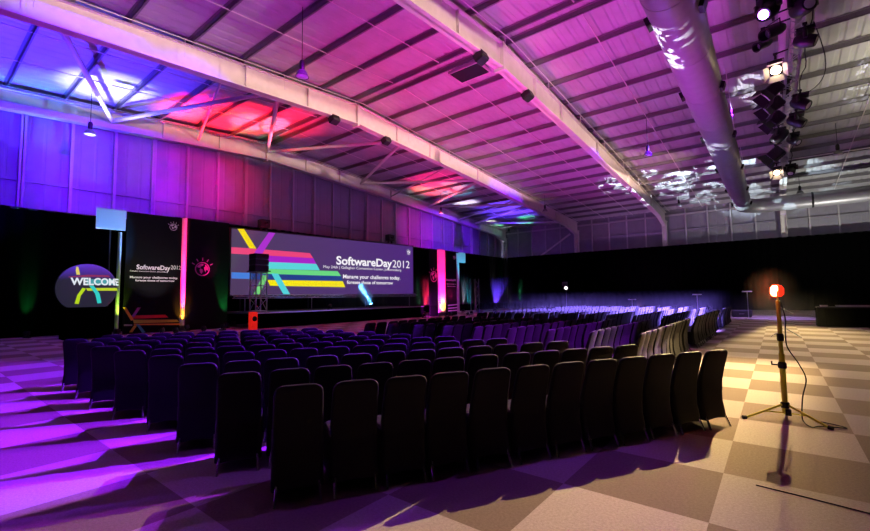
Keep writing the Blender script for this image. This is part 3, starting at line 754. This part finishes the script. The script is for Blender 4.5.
mb = MB(); mb.M = aim(V((.0, 0, .12))+d*.031, V((.0, 0, .12))+d*2); mb.loft([rrect(.095, -.065, .065, 0, .025, 3), rrect(.075, -.045, .045, .02, .02, 3)]); obj('lens', mb, glow('red_lamp_lens', (1, .09, .03), 110), tl)
obj('fork', MB().path([(.0, 0, 0), (.0, 0, .03), (0, .09, .04), (0, .09, .12)], .009, 6).path([(0, 0, .03), (0, -.09, .04), (0, -.09, .12)], .009, 6), M['yellow'], tl)
cp = [V((.03, 6.74, 1.40)), V((.06, 6.73, 1.2)), V((.05, 6.72, 1.05)), V((.06, 6.72, .86)), V((.15, 6.72, .68)), V((.21, 6.72, .5)), V((.17, 6.71, .3)), V((.15, 6.70, .1)), V((.16, 6.66, .015)), V((.22, 6.45, .012)), V((.30, 6.55, .012)), V((.52, 6.62, .012)), V((.42, 6.72, .012)), V((.26, 6.8, .012))]
sm = []
for i in range(len(cp)-1):
    p0, p1, p2, p3 = cp[max(i-1, 0)], cp[i], cp[i+1], cp[min(i+2, len(cp)-1)]
    for k in range(6):
        s = k/6; sm.append(.5*((2*p1)+(-p0+p2)*s+(2*p0-5*p1+4*p2-p3)*s*s+(-p0+3*p1-3*p2+p3)*s**3))
sm.append(cp[-1])
o = obj('lamp_cord', MB().path(sm, .0065, 6), M['rubber'], smooth=True); tag(o, 'black cord hanging down the yellow tripod on to the carpet', 'cord')
a = atZ(756, 485, .004); b = atZ(872, 514, .004)
o = obj('power_cable', MB().path([a, a.lerp(b, .5)+V((0, .006, 0)), b], .004, 6), M['rubber']); tag(o, 'thin dark cable lying straight along a carpet seam, bottom right', 'cable')
# low tripod further back
t = thing('folding_tripod', 'thin pale tripod further back behind the yellow one', 'stand', (.15, 18.7, 0))
for f in ((-.40, -.15), (.40, -.12), (.0, .4)): obj('leg', MB().path([(0, 0, .30), (*f, .01)], .014, 6), M['alu'], t)
obj('pole', MB().path([(0, 0, .1), (0, 0, .95)], .016, 8), M['alu'], t)
obj('arm', MB().path([(-.22, 0, 1.12), (0, 0, .93), (.24, 0, .80)], .012, 6), M['alu'], t)

# ------------------------------------------------------------------ things at the back of the hall
t = thing('bar_table', 'long table under a black skirt at the right edge', 'table', (3.3, 25.3, 0))
obj('tabletop', MB().box((-2, -.45, .80), (2, .45, .85)), M['black'], t)
lo = []
for i in range(120):
    s = i/120*9.8; 
    if s < 4: q = (-2+s, -.45)
    elif s < 4.9: q = (2, -.45+s-4)
    elif s < 8.9: q = (2-(s-4.9), .45)
    else: q = (-2, .45-(s-8.9))
    f = 1+.012*math.sin(i*1.7); lo.append((q[0]*f, q[1]*(1+.05*math.sin(i*1.7))))
obj('skirt', MB().loft([[(x, y, .01) for x, y in lo], [(x, y, .80) for x, y in lo]]), M['drape'], t, True)
for x0, x1, l in ((1.42, 1.68, 'small white tray at the left end of the black-skirted table'), (1.92, 3.3, 'long white tray on the black-skirted table'), (3.4, 4.6, 'white tray on the right part of the black-skirted table')):
    o = obj('tray', MB().loft([rrect(x1-x0-.04, -.16, .16, 0, .03, 3), rrect(x1-x0, -.18, .18, .07, .03, 3), rrect(x1-x0-.03, -.165, .165, .07, .03, 3), rrect(x1-x0-.06, -.14, .14, .02, .03, 3)]), M['white']); o.location = ((x0+x1)/2, 25.1, .851)
    tag(o, l, 'tray', 'white trays')
t = thing('flight_case', 'low black case behind the last chairs near the far aisle', 'case', (-1.75, 32.3, 0))
obj('body', MB().loft([rrect(.95, -.35, .35, .03, .04, 3), rrect(1.0, -.38, .38, .08, .05, 3), rrect(1.0, -.38, .38, .38, .05, 3), rrect(.94, -.34, .34, .44, .05, 3)]), M['black'], t)
obj('handle', MB().path([(-.12, -.385, .22), (-.12, -.42, .22), (.12, -.42, .22), (.12, -.385, .22)], .012, 6), M['alu'], t)
for x in (-.4, .4): obj('castor', MB().path([(x-.03, -.28, .03), (x+.03, -.28, .03)], .03, 10).path([(x-.03, .28, .03), (x+.03, .28, .03)], .03, 10), M['rubber'], t)
for px, py, l in ((697, 294.5, 'thin T-shaped stand in the haze, middle of three'), (747, 291.5, 'thin T-shaped stand in the haze, rightmost of three'), (632, 299.5, 'thin T-shaped stand in the haze, leftmost of three')):
    p = atY(px, py, 30); t = thing('microphone_stand', l, 'stand', (p.x, 30, 0), 0, 'T-shaped stands')
    obj('pole', MB().path([(0, 0, .02), (0, 0, p.z)], .02, 8), M['alu'], t)
    obj('crossbar', MB().path([(-.22, -.1, p.z), (.22, .1, p.z)], .03, 8), M['alu'], t)
    obj('base', MB().lathe([(.2, 0), (.2, .02), (.03, .035), (0, .035)], 16), M['black'], t)
p = atY(566, 288, 30)
t = thing('follow_spot', 'small lamp with glowing white front on a dark stand beyond the chairs', 'lamp', (p.x, 30, 0))
obj('pole', MB().path([(0, 0, .03), (0, 0, p.z-.15)], .025, 8), M['black'], t)
obj('base', MB().lathe([(.3, 0), (.3, .03), (.04, .05), (0, .05)], 16), M['black'], t)
dd = (CAM-p).normalized(); c0 = V((0, 0, p.z))
mb = MB(); mb.M = aim(c0-dd*.3, c0+dd); mb.lathe([(0, 0), (.13, 0), (.17, .08), (.17, .42), (.19, .44), (.19, .46), (.15, .46), (0, .44)], 16); obj('body', mb, M['black'], t, True)
mb = MB(); mb.M = aim(c0+dd*.142, c0+dd*2); mb.lathe([(.145, 0), (.08, .02), (0, .03)], 16); obj('lens', mb, glow('white_lens', (1, .9, .8), 4), t, True)
obj('camera_box', MB().box((-.25, -.1, .35+p.z-.2), (.1, .1, p.z+.45)), M['black'], t)
# slim lattice mast and light poles before the drape at the far end of the stage
t = thing('lattice_mast', 'slim metal lattice mast before the drape right of the banner', 'mast', (-21.5, 0, 0)); p = atX(475, 300, -21.5); t.location = (-21.5, p.y, 0)
hz = atX(475, 279, -21.5).z
for f in ((-.25, -.3), (.25, -.3), (.25, .3), (-.25, .3)): obj('upright', MB().path([(*f, 0), (*f, hz)], .03, 6), M['alu'], t)
mb = MB(); k = 0; z = .1
while z < hz-.4:
    mb.path([(.25, -.3 if k % 2 else .3, z), (.25, .3 if k % 2 else -.3, z+.4)], .015, 5); z += .4; k += 1
obj('lattice', mb, M['alu'], t)

# ------------------------------------------------------------------ small floor lamps that throw the coloured light
def uplight(p, q, col, power, deg, label, blend=.6, shield=False, em=8, r=.05):
    p = V(p); q = V(q); d = (q-p).normalized()
    t = thing('floor_uplight', label, 'stage lamp', (p.x, p.y, p.z), 0, 'floor uplights')
    obj('base', MB().box((-.12, -.12, 0), (.12, .12, .05)), M['black'], t)
    c = V((0, 0, .2))
    mb = MB(); mb.M = aim(c-d*.1, c+d); mb.lathe([(0, 0), (.09, 0), (.11, .04), (.11, .17), (.10, .17), (.09, .15), (0, .15)], 16); obj('can', mb, M['black'], t, True)
    mb = MB(); mb.M = aim(c+d*.055, c+d*2); mb.lathe([(.088, 0), (.05, .01), (0, .014)], 14); obj('lens', mb, glow('lens_light', col, em), t, True)
    for xb in (-.13, .115): obj('bracket', MB().box((xb, -.02, .03), (xb+.015, .02, .22)), M['black'], t)
    return spot(p+c+d*.09, q, power, col, deg, blend, r)
BLUE, MAG, RED, PUR, CYAN, GRN, AMB, WHT = (.10, .05, 1), (1, .03, .45), (1, .02, .05), (.38, .05, 1), (.05, .65, 1), (.03, 1, .15), (1, .38, .02), (1, .95, .95)
E = 1.0
# behind the banners, washing the gable wall and the roof bay above it
def shutter(o, edge, soft=.03):   # lower shutter: nothing shines below the line through the given edge
    d = (V(edge)-o.location).normalized(); side = d.cross(V((0, 1, 0))).normalized()
    if side.z < 0: side = -side
    n = o.rotation_euler.to_quaternion().inverted() @ side
    l = o.data; l.use_nodes = True; nt = l.node_tree; em = nt.nodes['Emission']; tc = nt.nodes.new('ShaderNodeTexCoord')
    dt = nt.nodes.new('ShaderNodeVectorMath'); dt.operation = 'DOT_PRODUCT'; dt.inputs[1].default_value = n; nt.links.new(tc.outputs['Normal'], dt.inputs[0])
    mr = nt.nodes.new('ShaderNodeMapRange'); mr.interpolation_type = 'SMOOTHSTEP'; mr.inputs['From Min'].default_value = 0; mr.inputs['From Max'].default_value = soft
    nt.links.new(dt.outputs['Value'], mr.inputs['Value']); nt.links.new(mr.outputs[0], em.inputs['Strength'])
def washer(y, yt, zt, col, power, deg, label):   # wall washers added on top of the truss to colour the gable wall
    p = V((tx(y)-.1, y, TZ+.19)); t = thing('added_wall_washer', label, 'stage lamp', p, 0, 'added wall washers on the truss')
    q = V((-25.6, yt, zt)); c = V((0, 0, .26)); d = (q-p-c).normalized()
    obj('bracket', MB().box((-.10, -.16, 0), (.10, .16, .04)).box((-.03, -.16, .04), (.03, -.14, .3)).box((-.03, .14, .04), (.03, .16, .3)), M['black'], t)
    mb = MB(); mb.M = aim(c-d*.15, c+d); mb.loft([rrect(.2, -.1, .1, 0, .03, 3), rrect(.26, -.13, .13, .06, .03, 3), rrect(.26, -.13, .13, .28, .03, 3)]); obj('body', mb, M['black'], t)
    mb = MB(); mb.M = aim(c+d*.131, c+d*2); mb.loft([rrect(.22, -.11, .11, 0, .03, 3), rrect(.2, -.1, .1, .012, .03, 3)]); obj('lens', mb, glow('washer_lens', col, 4), t)
    shutter(spot(p+c+d*.18, q, power, col, deg, .8, .05), (-25.15, yt, 5.62), .012)
washer(5.2, 2.6, 7.9, (.085, .001, 1), 46000*E, 19, 'added blue wall washer nearest on the truss, above the picture')
washer(6.2, 6.6, 7.9, (.15, .001, 1), 46000*E, 17, 'added blue-violet wall washer second on the truss, above the picture')
washer(7.2, 10.2, 8.2, (.62, .003, .75), 24000*E, 12, 'added violet wall washer third on the truss, above the picture')
washer(21, 34.5, 7.4, (.15, .003, 1), 46000*E, 20, 'added blue wall washer on the truss behind the black cluster')
washer(19.8, 29.6, 7.7, (.75, .003, .8), 24000*E, 12, 'added pink wall washer on the truss above the black cluster')
washer(8.2, 12.4, 8.4, (1, .003, .22), 17000*E, 10, 'added magenta wall washer fourth on the truss, above the picture')
uplight((-23.6, 5.0, 0), (-23.3, 5.5, 11.2), (.60, .62, 1), 24000*E, 22, 'white-blue uplight behind the welcome display', 1)
uplight((-23.6, 1.2, 0), (-22.6, 3.2, 10.8), (.05, .02, 1), 26000*E, 58, 'deep blue uplight on the far left', .8)
uplight((-24.7, 9.9, 0), (-22.9, 10.7, 11.5), (1, .005, .02), 42000*E, 34, 'red uplight behind the glowing column', .9)
uplight((-24.7, 8.2, 0), (-24.0, 8.7, 11.4), (1, .2, .35), 9000*E, 17, 'pink uplight behind the title banner', .9)
uplight((-22.9, 12.6, .82), (-22.2, 12.6, 11.6), (1, .005, .02), 14000*E, 40, 'red uplight behind the screen end', .9)
uplight((-24.4, 12.0, 0), (-24.75, 12.4, 11.6), (.05, 1, .12), 2500*E, 7, 'green uplight behind the screen end', .7)
uplight((-23.8, 19, 0), (-25.4, 19, 8.6), (.5, .12, .6), 1300*E, 80, 'dull mauve uplight behind the screen', .9)
uplight((-23.2, 27.6, 0), (-22.4, 28.6, 10.7), (1, .02, .05), 20000*E, 30, 'red uplight behind the right banner', .8)
uplight((-21.4, 36, 0), (-20.6, 38, 10), (.12, .04, 1), 18000*E, 44, 'deep blue uplight behind the lattice mast', .8)
uplight((-21.2, 40.5, 0), (-20.6, 41.4, 9.8), (.1, 1, .4), 6000*E, 13, 'green uplight near the far corner')
uplight((-23.6, 27.0, 0), (-23.7, 28.0, 10.8), (.1, 1, .3), 3500*E, 9, 'green uplight beside the right banner')
uplight((-22.9, 32.8, 0), (-23.0, 33.9, 10.3), (.85, .7, 1), 12000*E, 18, 'white uplight behind the right header', .9)
# big washes for the roof, straight up from lamps added unseen on the floor
uplight((-12.6, 15.0, 0), (-12.4, 17.5, 11.5), (1, .006, .22), 5000*E, 112, 'added pink wash lamp on the open floor before the stage', 1, r=.25)
uplight((-12.6, 24.0, 0), (-12.0, 28.5, 10.8), (.62, .01, .50), 2600*E, 100, 'added mauve wash lamp on the open floor past the middle block', 1, r=.25)
uplight((-12.6, 6.6, 0), (-12.4, 2.5, 11.0), (.46, .01, .55), 3000*E, 105, 'added violet wash lamp on the open floor left of the near block', 1, r=.25)
uplight((-4.6, 12.9, 0), (-4.2, 14.5, 11.5), (.62, .03, .66), 4800*E, 100, 'added purple wash lamp in the gap between middle and far blocks', 1, r=.25)
uplight((-12.6, 33.0, 0), (-7.0, 33.0, 10.2), (.5, .04, .55), 2800*E, 105, 'added dim purple wash lamp behind the far block', 1, r=.25)
uplight((4.2, 37, 0), (2.5, 45, 9.2), (.85, .82, .75), 3000*E, 100, 'added white uplight behind the black-skirted table', 1)  # added out of sight to brighten the far wall and duct bend
uplight((-9.5, 40, 0), (-9, 45.5, 8.5), (.6, .25, .75), 1300*E, 110, 'mauve uplight by the far drape', 1)
# columns, panels (each lamp stands in front of what it lights)
uplight((-22.45, 8.77, 0), (-22.92, 8.77, .9), AMB, 330*E, 50, 'amber uplight at the foot of the left glowing column')
PINKC = uplight((-20.6, 8.77, 0), (-22.95, 8.77, 3.7), (1, .008, .16), 11000*E, 76, 'added pink uplight before the left glowing column', .5, r=.01)  # front lamp added to tint the column pink
uplight((-22.7, 6.05, 0), (-23.1, 6.1, 2.5), (.5, 1, .05), 600*E, 40, 'lime uplight at the edge of the title banner')
uplight((-21.3, 7.3, 0), (-23, 5.7, 5.0), (.10, .34, 1), 6500*E, 22, 'cyan uplight below the blue header', .8)
uplight((-22.6, 10.75, 0), (-23, 10.9, 2), GRN, 900*E, 40, 'green uplight at the right end of the emblem banner')
yc = (yv[437.5]+yv[446])/2
uplight((XR+.8, yc, 0), (XR+.05, yc, .8), AMB, 520*E, 60, 'amber uplight at the foot of the right glowing column')
PINKR = uplight((XR+2.4, yc, 0), (XR+.03, yc, 3.4), (1, .008, .16), 9000*E, 76, 'added pink uplight before the right glowing column', .5, r=.01)  # front lamp added likewise for the right column
uplight((XR+.9, yv[459]+.4, 0), (XR, yv[459]+.5, 4.6), CYAN, 5000*E, 26, 'cyan uplight below the right header')
uplight((-20.6, 7.6, 0), (-23, 7.4, 3.4), (1, .9, .85), 650*E, 50, 'added white uplight before the title banner', .9)  # added so the white title print shows
uplight((-21.4, 10.0, 0), (-23, 10.0, 3.3), (1, .03, .35), 900*E, 16, 'added pink uplight before the left emblem banner', .8)  # added to brighten the left emblem
uplight((XR+1.2, yv[430]+.5, 0), (XR, yv[430]+.5, 3.4), (1, .03, .35), 500*E, 20, 'added pink uplight before the right emblem banner', .8)  # added to brighten the right emblem
# narrow beams climbing the drapes
for px, X, col, pw_, l in ((28, -24.85, GRN, 5000, 'green uplight at the foot of the left drape'), (497, -24.6, (1, .95, .9), 9000, 'white uplight left of the pair by the far corner'), (511, -24.6, (.8, .75, 1), 9000, 'white uplight right of the pair by the far corner'), (504.5, -24.6, (.05, .9, .3), 5000, 'green uplight between the white pair by the corner'), (421, -24.6, (.4, .9, .6), 2500, 'pale green uplight just right of the screen')):
    p = atX(px, 310, X); uplight((X, p.y, 0), (X-.42, p.y, 2.6), col, pw_*E, 26, l, .9)

# warm lamps and coloured heads of the lighting truss
def lamp_spot(px, py, z, tgt, power, col, deg, blend, ahead=.36, r=.1):
    p = atZ(px, py, z); d = (V(tgt)-p).normalized(); return spot(p+d*ahead, tgt, power, col, deg, blend, r)
def barn_cut(o, x0, x1, x2, x3):   # the right and left barn doors cut the beam off with a soft edge
    l = o.data; l.use_nodes = True; nt = l.node_tree; em = nt.nodes['Emission']; tc = nt.nodes.new('ShaderNodeTexCoord'); sx = nt.nodes.new('ShaderNodeSeparateXYZ')
    mu = nt.nodes.new('ShaderNodeMath'); mu.operation = 'MULTIPLY'; nt.links.new(tc.outputs['Normal'], sx.inputs[0])
    for k, (u, w) in enumerate(((x0, x1), (x3, x2))):
        mr = nt.nodes.new('ShaderNodeMapRange'); mr.interpolation_type = 'SMOOTHSTEP'; mr.inputs['From Min'].default_value = u; mr.inputs['From Max'].default_value = w
        nt.links.new(sx.outputs['X'], mr.inputs['Value']); nt.links.new(mr.outputs[0], mu.inputs[k])
    nt.links.new(mu.outputs[0], em.inputs['Strength'])
barn_cut(PINKC, -.045, -.03, .03, .045)  # no doors here, the mask keeps the added pink beams on their columns
barn_cut(PINKR, -.14, -.11, .11, .14)
barn_cut(lamp_spot(776, 68, 8.2, (-1.0, 7.6, 0), 19500*E, (1, .70, .31), 52, 1, .36, .03), -.15, -.04, .14, .19)
barn_cut(lamp_spot(777, 171, 8.2, (-.5, 17, 0), 17000*E, (1, .76, .34), 62, 1, .40), -.34, -.10, .02, .065)
lamp_spot(768, 10, 7.9, (-8.4, 2.0, 0), 66000*E, (.17, .006, 1), 36, .35, .34)
lamp_spot(779, 136, 7.8, (-6.4, 20.5, 0), 330000*E, (.24, .15, 1), 54, .6, .4)
lamp_spot(774, 31, 8.2, (-3.6, 8.2, 0), 13000*E, (.36, .01, 1), 26, .6, .42)
lamp_spot(764, 44, 8.2, (-5.8, 3.6, 0), 22000*E, (.36, .02, 1), 34, .8, .36)
lamp_spot(791, 170, 7.8, (-.6, 32, 0), 5000*E, (.35, .2, 1), 40, .8, .4)
# a violet head and a warm one on the near run of the truss, above the picture
t = thing('moving_head', 'moving head on the near end of the truss, above the picture', 'stage lamp', (tx(8.6), 8.6, 8.5)); clamp(t, 0)
mb = MB(); mb.M = aim((0, 0, -.2), (-2.4, -5, -8)); mb.lathe([(0, -.2), (.13, -.2), (.15, .2), (0, .2)], 16); obj('head', mb, M['black'], t, True)
spot((tx(8.6)-.1, 8.4, 8.0), (-2.7, 2.2, 0), 900*E, (.26, .02, 1), 36, .6, .05)

# fill light added on a stand at the right, out of the picture, washing the roof
def roof_fill_light(x, y, h, tgt, power, col, deg, label):
    t = thing('roof_fill_light', label, 'lamp', (x, y, 0))
    obj('pole', MB().path([(0, 0, .03), (0, 0, h)], .03, 8), M['yellow'], t); obj('base', MB().lathe([(.5, 0), (.5, .03), (.04, .06), (0, .06)], 16), M['black'], t)
    obj('housing', MB().box((-.15, -.15, h), (.15, .15, h+.15)), M['black'], t)
    spot((x, y, h+.25), tgt, power, col, deg, 1, .1)
roof_fill_light(9.5, 20, 1.6, (8.6, 24, 11), 9000*E, (.95, .88, .62), 84, 'white fill light added on a stand at the right side of the hall')

# two shuttered lamps added to the truss as fill light, shining level across the hall on to the sides of the rafters
def profile(y, power, tgty):
    p = V((tx(y)-.42, y, 8.62)); q = V((-16, tgty, 8.62))
    t = thing('rafter_fill_lamp', 'shuttered fill lamp added on the left side of the truss, %s' % ('above the picture' if y < 12 else 'pointing across the hall'), 'stage lamp', (p.x, p.y, 8.72), 0, LAMPG)
    x = p.x; obj('outrigger', MB().path([(0, 0, .0), (0, 0, .0+.02), (tx(y)-.16-x, 0, .02)], .02, 8), M['black'], t)
    d = (q-p).normalized(); c = V((0, 0, -.1)); mb = MB(); mb.M = aim(c-d*.2, c+d); mb.lathe([(0, 0), (.08, 0), (.08, .2), (.06, .22), (.06, .38), (.07, .4), (0, .4)], 14); obj('body', mb, M['black'], t, True)
    o = spot(p+d*.25, q+d, power, (1, .66, .52), 130, .3, .03, 'profile'); l = o.data; l.use_nodes = True; nt = l.node_tree
    em = nt.nodes['Emission']; tc = nt.nodes.new('ShaderNodeTexCoord'); sx = nt.nodes.new('ShaderNodeSeparateXYZ'); nt.links.new(tc.outputs['Normal'], sx.inputs[0])
    r = nt.nodes.new('ShaderNodeValToRGB'); cr = r.color_ramp; cr.elements[0].position = .062; cr.elements[0].color = (0, 0, 0, 1); cr.elements[1].position = .085; cr.elements[1].color = (1, 1, 1, 1)
    for pos, v in ((.125, 1), (.145, .2), (.18, .3), (.255, .28), (.275, 0)):
        e = cr.elements.new(pos); e.color = (v, v, v, 1)
    nt.links.new(sx.outputs['Y'], r.inputs['Fac']); nt.links.new(r.outputs['Color'], em.inputs['Strength'])
profile(9, 9500*E, 8)
profile(25.5, 9500*E, 25.5)

# ------------------------------------------------------------------ light gobos (white patches on roof and duct)
def gobo(p, q, power, col, deg, scale, thr, stretch=(1, 1, 1)):
    o = spot(p, q, power, col, deg, .25, .01); l = o.data; l.use_nodes = True; nt = l.node_tree
    em = nt.nodes['Emission']; tc = nt.nodes.new('ShaderNodeTexCoord'); mp = nt.nodes.new('ShaderNodeMapping'); mp.inputs['Scale'].default_value = stretch
    n = nt.nodes.new('ShaderNodeTexNoise'); n.inputs['Scale'].default_value = scale; n.inputs['Detail'].default_value = 2; n.inputs['Distortion'].default_value = 1.2
    r = nt.nodes.new('ShaderNodeValToRGB'); r.color_ramp.elements[0].position = thr; r.color_ramp.elements[1].position = thr+.03
    nt.links.new(tc.outputs['Normal'], mp.inputs['Vector']); nt.links.new(mp.outputs['Vector'], n.inputs['Vector']); nt.links.new(n.outputs['Fac'], r.inputs['Fac']); nt.links.new(r.outputs['Color'], em.inputs['Strength'])
    return o
gobo((-11.9, 30.3, 2.4), (-8.2, 36.0, 10.1), 16000*E, (.72, .9, 1), 34, 11, .55, (1, 1, 1))
gobo((-6.2, 30.3, 2.0), (-2.6, 38.6, 9.9), 16000*E, (.72, .9, 1), 46, 9, .54, (1, 1, 1))
gobo((-9.2, 13.1, 1.2), (-1.9, 11.6, 7.75), 24000*E, (.85, .85, 1), 14, 26, .53, (1, 1, 1))
gobo((-9.2, 13.3, 1.2), (-2.0, 21.5, 7.75), 28000*E, (.85, .85, 1), 14, 26, .53, (1, 1, 1))

# ------------------------------------------------------------------ haze
def haze(name, mb, dens, label, fade=True):
    m = bpy.data.materials.new(name); m.use_nodes = True; nt = m.node_tree; nt.nodes.remove(nt.nodes['Principled BSDF'])
    v = nt.nodes.new('ShaderNodeVolumeScatter'); v.inputs['Density'].default_value = dens; v.inputs['Anisotropy'].default_value = .2
    if fade:   # thinner with height, in slow swirls
        tc = nt.nodes.new('ShaderNodeTexCoord'); sx = nt.nodes.new('ShaderNodeSeparateXYZ'); nt.links.new(tc.outputs['Generated'], sx.inputs[0])
        mr = nt.nodes.new('ShaderNodeMapRange'); mr.interpolation_type = 'SMOOTHSTEP'; mr.inputs['From Min'].default_value = .25; mr.inputs['From Max'].default_value = 1; mr.inputs['To Min'].default_value = 1; mr.inputs['To Max'].default_value = 0
        nt.links.new(sx.outputs['Z'], mr.inputs['Value'])
        n = nt.nodes.new('ShaderNodeTexNoise'); n.inputs['Scale'].default_value = .22; n.inputs['Detail'].default_value = 3; nt.links.new(tc.outputs['Object'], n.inputs['Vector'])
        m2 = nt.nodes.new('ShaderNodeMapRange'); m2.inputs['From Min'].default_value = .35; m2.inputs['From Max'].default_value = .65; m2.inputs['To Min'].default_value = .2*dens; m2.inputs['To Max'].default_value = 1.6*dens
        nt.links.new(n.outputs['Fac'], m2.inputs['Value'])
        mu = nt.nodes.new('ShaderNodeMath'); mu.operation = 'MULTIPLY'; nt.links.new(mr.outputs[0], mu.inputs[0]); nt.links.new(m2.outputs[0], mu.inputs[1]); 
        for ax in ('X', 'Y'):   # and thinning out towards its sides
            e1 = nt.nodes.new('ShaderNodeMath'); e1.operation = 'PINGPONG'; e1.inputs[1].default_value = .5; nt.links.new(sx.outputs[ax], e1.inputs[0])
            e2 = nt.nodes.new('ShaderNodeMapRange'); e2.interpolation_type = 'SMOOTHSTEP'; e2.inputs['From Max'].default_value = .22; nt.links.new(e1.outputs[0], e2.inputs['Value'])
            e3 = nt.nodes.new('ShaderNodeMath'); e3.operation = 'MULTIPLY'; nt.links.new(mu.outputs[0], e3.inputs[0]); nt.links.new(e2.outputs[0], e3.inputs[1]); mu = e3
        nt.links.new(mu.outputs[0], v.inputs['Density'])
    nt.links.new(v.outputs[0], nt.nodes['Material Output'].inputs['Volume'])
    o = obj(name, mb, m); tag(o, label, 'haze', kind='stuff'); return o
haze('stage_haze', MB().box((-24.9, 14.5, .83), (-19.2, 44.8, 3.4)), .03, 'thin haze of coloured light low before the stage drapes')
haze('floor_haze', MB().box((-12.2, 14.5, .03), (2.5, 44.8, 1.7)), .008, 'low haze hanging over the blue-lit far chairs')
m = bpy.data.materials.new('lamp_smoke'); m.use_nodes = True; nt = m.node_tree; nt.nodes.remove(nt.nodes['Principled BSDF'])
v = nt.nodes.new('ShaderNodeVolumeScatter'); tc = nt.nodes.new('ShaderNodeTexCoord'); ln = nt.nodes.new('ShaderNodeVectorMath'); ln.operation = 'LENGTH'; mr = nt.nodes.new('ShaderNodeMapRange')
mr.inputs['From Min'].default_value = .30; mr.inputs['From Max'].default_value = .06; mr.inputs['To Min'].default_value = 0; mr.inputs['To Max'].default_value = .22
nt.links.new(tc.outputs['Object'], ln.inputs[0]); nt.links.new(ln.outputs['Value'], mr.inputs['Value']); nt.links.new(mr.outputs[0], v.inputs['Density']); nt.links.new(v.outputs[0], nt.nodes['Material Output'].inputs['Volume'])
o = obj('lamp_haze', MB().lathe([(.31*math.sin(PI*k/10), -.31*math.cos(PI*k/10)) for k in range(11)], 20), m); o.location = TP+V((-.05, -.04, 1.55)); tag(o, 'faint red glow of haze round the red work lamp', 'haze', kind='stuff')
# beam lamp on the stage; a puff of smoke is added to show its beam
p = atX(371.5, 306, -20.9); uplight((-20.9, p.y, .82), (-21.6, p.y-2.2, 4.6), (.10, .42, 1), 16000*E, 15, 'bright blue beam lamp on the stage front edge', .5, em=60)
mb = MB(); mb.M = Matrix.Translation((-21.05, p.y-.5, 1.9)) @ Matrix.Rotation(R(24), 4, 'X'); mb.lathe([(0, -1.0), (.22, -.9), (.40, -.5), (.46, -.1), (.38, .25), (.2, .5), (0, .6)], 16)
haze('smoke_puff', mb, .7, 'added puff of smoke lit blue by the bright beam lamp', False)
p = atX(330, 305, -20.9); uplight((-20.9, p.y, .82), (-22.5, p.y+4, 2.2), (.1, .3, 1), 300*E, 10, 'small blue beam lamp on the stage, left of the bright one', .3, em=8)
uplight((-19.9, 23.6, 0), (-22.5, 29, 2.2), (.8, .02, .9), 1600*E, 70, 'magenta uplight low at the right stage corner', .8)

# ------------------------------------------------------------------ world and view
w = bpy.data.worlds.new('world'); bpy.context.scene.world = w; w.use_nodes = True
w.node_tree.nodes['Background'].inputs['Color'].default_value = (.5, .4, .6, 1); w.node_tree.nodes['Background'].inputs['Strength'].default_value = .001
sc = bpy.context.scene
sc.view_settings.view_transform = 'Standard'; sc.view_settings.look = 'None'; sc.view_settings.gamma = 1; sc.view_settings.exposure = 0
sc.cycles.use_denoising = True; sc.cycles.max_bounces = 6; sc.cycles.volume_bounces = 0; sc.cycles.sample_clamp_indirect = 6
